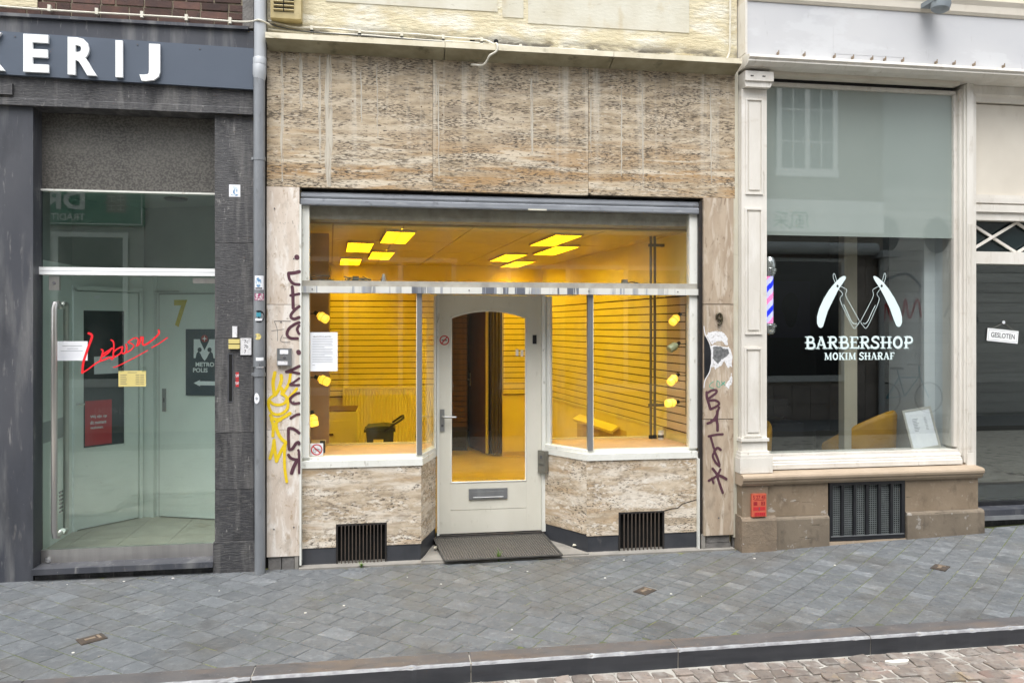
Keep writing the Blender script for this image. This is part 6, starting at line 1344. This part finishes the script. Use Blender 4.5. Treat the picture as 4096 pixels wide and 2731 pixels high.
# ---------------------------------------------------------------- across the street (seen in the window reflections)
OY = -8.6
opv = MB().face([(-14, OY, -.02), (18, OY, -.02), (18, -7.0, -.02), (-14, -7.0, -.02)]).build("pavement", "slab", None); tag(opv, kind="structure")
def opp_building(label, x0, x1, h, mat):
    t = thing("shop_building", label, "building", ((x0+x1)/2, OY, 0)); 
    box("wall", x0, x1, OY-4, OY, -.2, h, mat, t, 0); box("roof", x0-.1, x1+.1, OY-4.1, OY+.15, h, h+.18, "opp_roof", t, 0); return t
def opp_window(t, x0, x1, z0, z1, nx=2, nz=1, fr=.09, mat="opp_white"):
    w = box("window", x0, x1, OY+.001, OY+.05, z0, z1, "opp_pane", t, 0)
    box("frame", x0-.02, x1+.02, OY+.002, OY+.08, z0-.06, z0+fr, mat, w, 0); box("frame", x0-.02, x1+.02, OY+.002, OY+.08, z1-fr, z1, mat, w, 0)
    for k in range(nx+1):
        x = x0+(x1-x0-fr)*k/nx; box("frame", x, x+fr, OY+.002, OY+.075, z0+fr, z1-fr, mat, w, 0)
    if nz > 1:
        for i in range(nx):
            xa = x0+fr+(x1-x0-fr)*i/nx; wd = (x1-x0-fr)/nx-fr
            box("glazing_bar", xa+wd/2-.012, xa+wd/2+.012, OY+.051, OY+.065, z0+fr, z1-fr, mat, w, 0)
            for k in range(1, nz): box("glazing_bar", xa, xa+wd, OY+.051, OY+.066, z0+(z1-z0)*k/nz-.012, z0+(z1-z0)*k/nz+.012, mat, w, 0)
oa = opp_building("pale rendered shop with green sign, opposite the glass door", -11, -2.6, 7.4, "opp_plaster")
opp_window(oa, -6.2, -4.9, .9, 3.7, 1); opp_window(oa, -9.0, -7.2, .6, 3.4, 2); opp_window(oa, -5.9, -4.8, 5.0, 6.6, 2, 3); opp_window(oa, -8.6, -7.5, 5.0, 6.6, 2, 3)
text("phone_number", "06 21493942", -5.49, -4.76, .33, .46, OY+.012, "opp_white", oa, .01, back=True) if False else None
gsn = thing("shop_sign", "green shop sign with white serif letters across the street", "sign", (-5.6, OY, 3.8))
box("board", -8.4, -4.62, OY+.002, OY+.08, 3.83, 4.50, "opp_green", gsn, 0)
box("white_line", -8.38, -4.64, OY+.081, OY+.084, 3.845, 3.865, "opp_white", gsn, 0); box("white_line", -4.665, -4.645, OY+.081, OY+.084, 3.866, 4.48, "opp_white", gsn, 0)
def backtext(name, s, xl, xr, z0, z1, par, mat, y=None, bold=.01): return text(name, s, xl, xr, z0, z1, OY+.085 if y is None else y, mat, par, bold, back=True)
backtext("lettering", "DR. ", -6.46, -5.64, 4.11, 4.46, gsn, "opp_white", bold=.03)
backtext("lettering", "TRADITIONE", -6.62, -5.64, 3.91, 4.04, gsn, "opp_white", bold=.02)
box("seal", -5.27, -4.93, OY+.081, OY+.0845, 4.07, 4.42, "opp_brick", gsn, 0)
for (a, b, c, d) in ((-5.24, -5.12, 4.27, 4.285), (-5.24, -5.12, 4.36, 4.375), (-5.19, -5.175, 4.26, 4.4), (-5.08, -4.96, 4.3, 4.315), (-5.08, -4.96, 4.37, 4.385), (-5.03, -5.015, 4.26, 4.4), (-5.24, -5.12, 4.12, 4.135), (-5.24, -5.12, 4.19, 4.205), (-5.19, -5.175, 4.1, 4.22), (-5.08, -4.96, 4.12, 4.135), (-5.08, -4.96, 4.19, 4.205), (-5.03, -5.015, 4.1, 4.22)): box("seal_stroke", a, b, OY+.0846, OY+.087, c, d, "opp_white", gsn, 0)
pnl = thing("phone_panel", "low shop panel with a phone number across the street", "panel", (-5.2, OY, .1)); box("board", -6.2, -4.4, OY+.002, OY+.06, .1, .85, "opp_grey", pnl, 0); backtext("lettering", "06 21493942", -5.49, -4.76, .33, .46, pnl, "opp_white", OY+.065)
ob = opp_building("brown brick building in the middle of the street's far side", -2.6, 6.6, 7.8, "opp_brick")
for x in (-1.8, .4, 2.6, 4.8): opp_window(ob, x, x+1.2, 4.9, 6.8, 2, 3)
opp_window(ob, -2.0, 1.2, .7, 3.3, 3); opp_window(ob, 2.2, 5.9, .7, 3.2, 3)
mn = thing("shop_sign", "grey shop sign with raised capital letters across the street", "sign", (5.2, OY, 3.9)); box("board", 2.4, 6.2, OY+.002, OY+.06, 3.82, 4.34, "opp_plaster", mn, 0); backtext("lettering", "MANDY", 4.56, 5.79, 3.96, 4.2, mn, "lamp_grey", OY+.064, .03)
oc = opp_building("pale brick corner building with tiled shop base across the street", 6.6, 10.4, 8.2, "opp_brick")
opp_window(oc, 7.92, 9.30, 5.18, 7.2, 2, 3, .11)
bt = box("tiled_band", 6.6, 10.39, OY+.001, OY+.03, 3.95, 4.64, "opp_plaster", oc, 0)
for k in range(7): box("tile", 6.62+k*.54, 6.62+k*.54+.53, OY+.0301, OY+.04, 4.31, 4.63, "opp_white", bt, 0); box("tile", 6.62+k*.54, 6.62+k*.54+.53, OY+.0301, OY+.04, 3.96, 4.30, "opp_white", bt, 0)
ch = MB()
def bstroke(pts, w=.03): 
    for a, b in zip(pts, pts[1:]): ribbon(ch, [a, b], w, 0, rnd=False)
for (w_, s_) in ((8.45, [[(-.16, .17), (.16, .17)], [(-.16, .17), (-.17, -.05), (-.2, -.18)], [(.16, .17), (.17, -.05), (.2, -.17), (.24, -.12)], [(-.09, .08), (.08, .12)], [(-.08, .02), (.08, .02), (.08, -.07), (-.08, -.07), (-.08, .02)], [(0, .08), (0, -.14)], [(-.1, -.15), (.1, -.12)]]), (8.03, [[(-.15, .14), (.1, .18)], [(-.12, .1), (-.08, .05)], [(0, .1), (.02, .05)], [(.12, .11), (.07, .05)], [(-.17, 0), (.17, 0)], [(0, .06), (0, -.18)], [(0, 0), (-.16, -.14)], [(0, 0), (.17, -.14)]])):
    for q in s_: bstroke([(w_-p[0], 4.19+p[1]) for p in q])
ch.v = [(v[0], OY+.046, v[2]) for v in ch.v]; ch.build("characters", "opp_green", oc)
for r2 in range(6):
    for k in range(9):
        x = 6.62+k*.42+(r2 % 2)*.0; 
        if 7.0 < x+.2 < 9.4 and 1 < r2: continue
        MB().box(x, min(x+.41, 10.39), OY+.001, OY+.02, -.1+r2*.42, .31+r2*.42, tone=random.random()).build("wall_tile", "opp_tile", oc)
for r2 in range(6, 9):
    for k in range(9): MB().box(6.62+k*.42, min(7.03+k*.42, 10.39), OY+.001, OY+.02, -.1+r2*.42, min(.31+r2*.42, 3.94), tone=random.random()).build("wall_tile", "opp_tile", oc)
opp_window(oc, 7.0, 9.46, .86, 3.40, 1, 1, .07, "opp_grey")
aw = thing("awning", "folded grey awning cassette above the shop window across the street", "awning", (8.8, OY, 3.5)); tube("cassette", [(6.9, OY+.2, 3.6), (10.1, OY+.2, 3.6)], .13, "opp_grey", aw, 14); box("end_bracket", 10.1, 10.5, OY+.05, OY+.45, 3.42, 3.56, "opp_grey", aw, 0)
dp2 = tube("downpipe", [(10.30, OY+.1, 3.4), (10.30, OY+.1, 0)], .06, "opp_grey", None, 10); tag(dp2, "grey downpipe at the corner of the tiled building across the street", "pipe")
od = thing("shop_building", "white boarded house front with graffiti beside the corner across the street", "building", (13, OY-1.2, 0))
box("wall", 10.4, 18, OY-5, OY-1.23, -.2, 7.5, "opp_plaster", od, 0)
for k in range(22): MB().box(10.4, 16, OY-1.229, OY-1.2, -.1+k*.24, -.1+k*.24+.228, tone=random.random()).build("board", "opp_plank", od)
gt = MB(); 
for i, q in enumerate(([(11.9, 2.2), (11.8, 2.6), (11.6, 2.15), (11.5, 2.6), (11.4, 2.2), (11.2, 2.5), (11.15, 2.1), (11.0, 2.5), (10.95, 2.1)],)): ribbon(gt, spline([(x, z) for x, z in q]), .05, 0)
gt.v = [(v[0]+.3, OY-1.19, v[2]) for v in gt.v]; gt.build("red_graffiti", "red_print", od)
gt = MB(); ribbon(gt, spline([(12.6, 2.2), (12.9, 2.7), (13.2, 2.3), (12.8, 2.2), (13.4, 2.6), (13.6, 2.1)]), .06, 0); ribbon(gt, spline([(11.0, 3.0), (11.6, 3.2), (12.0, 2.9)]), .06, -.001); gt.v = [(v[0]+.2, OY-1.19, v[2]) for v in gt.v]; gt.build("dark_graffiti", "lamp_grey", od)
for x in (11.3, 12.6):
    ow = MB().prism([(x+.33*math.cos(a), 4.1+.42*math.sin(a)) for a in [k*.314 for k in range(20)]], OY-1.2, OY-1.18).build("oval_window", "opp_pane", od)
bk_ = thing("bicycle", "dark city bicycle leaning at the white boards across the street", "bicycle", (11.4, OY-.6, 0))
for x in (10.9, 11.95):
    wh = MB().tube([(x+.34*math.cos(a), OY-.6, .36+.34*math.sin(a)) for a in [2*math.pi*k/24 for k in range(24)]], .018, 6, closed=True).build("wheel", "black_metal", bk_, smooth=True)
    for k in range(8): tube("spoke", [(x, OY-.6, .36), (x+.33*math.cos(k*.785), OY-.6, .36+.33*math.sin(k*.785))], .003, "steel", wh, 4)
for p in ([(10.9, .36), (11.35, .4), (11.2, .88)], [(11.35, .4), (11.72, .85), (11.95, .36)], [(11.2, .82), (11.72, .82)], [(11.72, .85), (11.70, 1.08)], [(11.2, .88), (11.17, 1.0)], [(10.9, .36), (11.2, .8)]): tube("frame_tube", [(a, OY-.6, b) for a, b in p], .016, "teal_print", bk_, 6)
box("saddle", 11.04, 11.28, OY-.67, OY-.53, 1.0, 1.05, "black_metal", bk_, .02); tube("handlebar", [(11.6, OY-.85, 1.1), (11.70, OY-.7, 1.1), (11.70, OY-.5, 1.1), (11.6, OY-.35, 1.1)], .014, "chrome", bk_, 6)
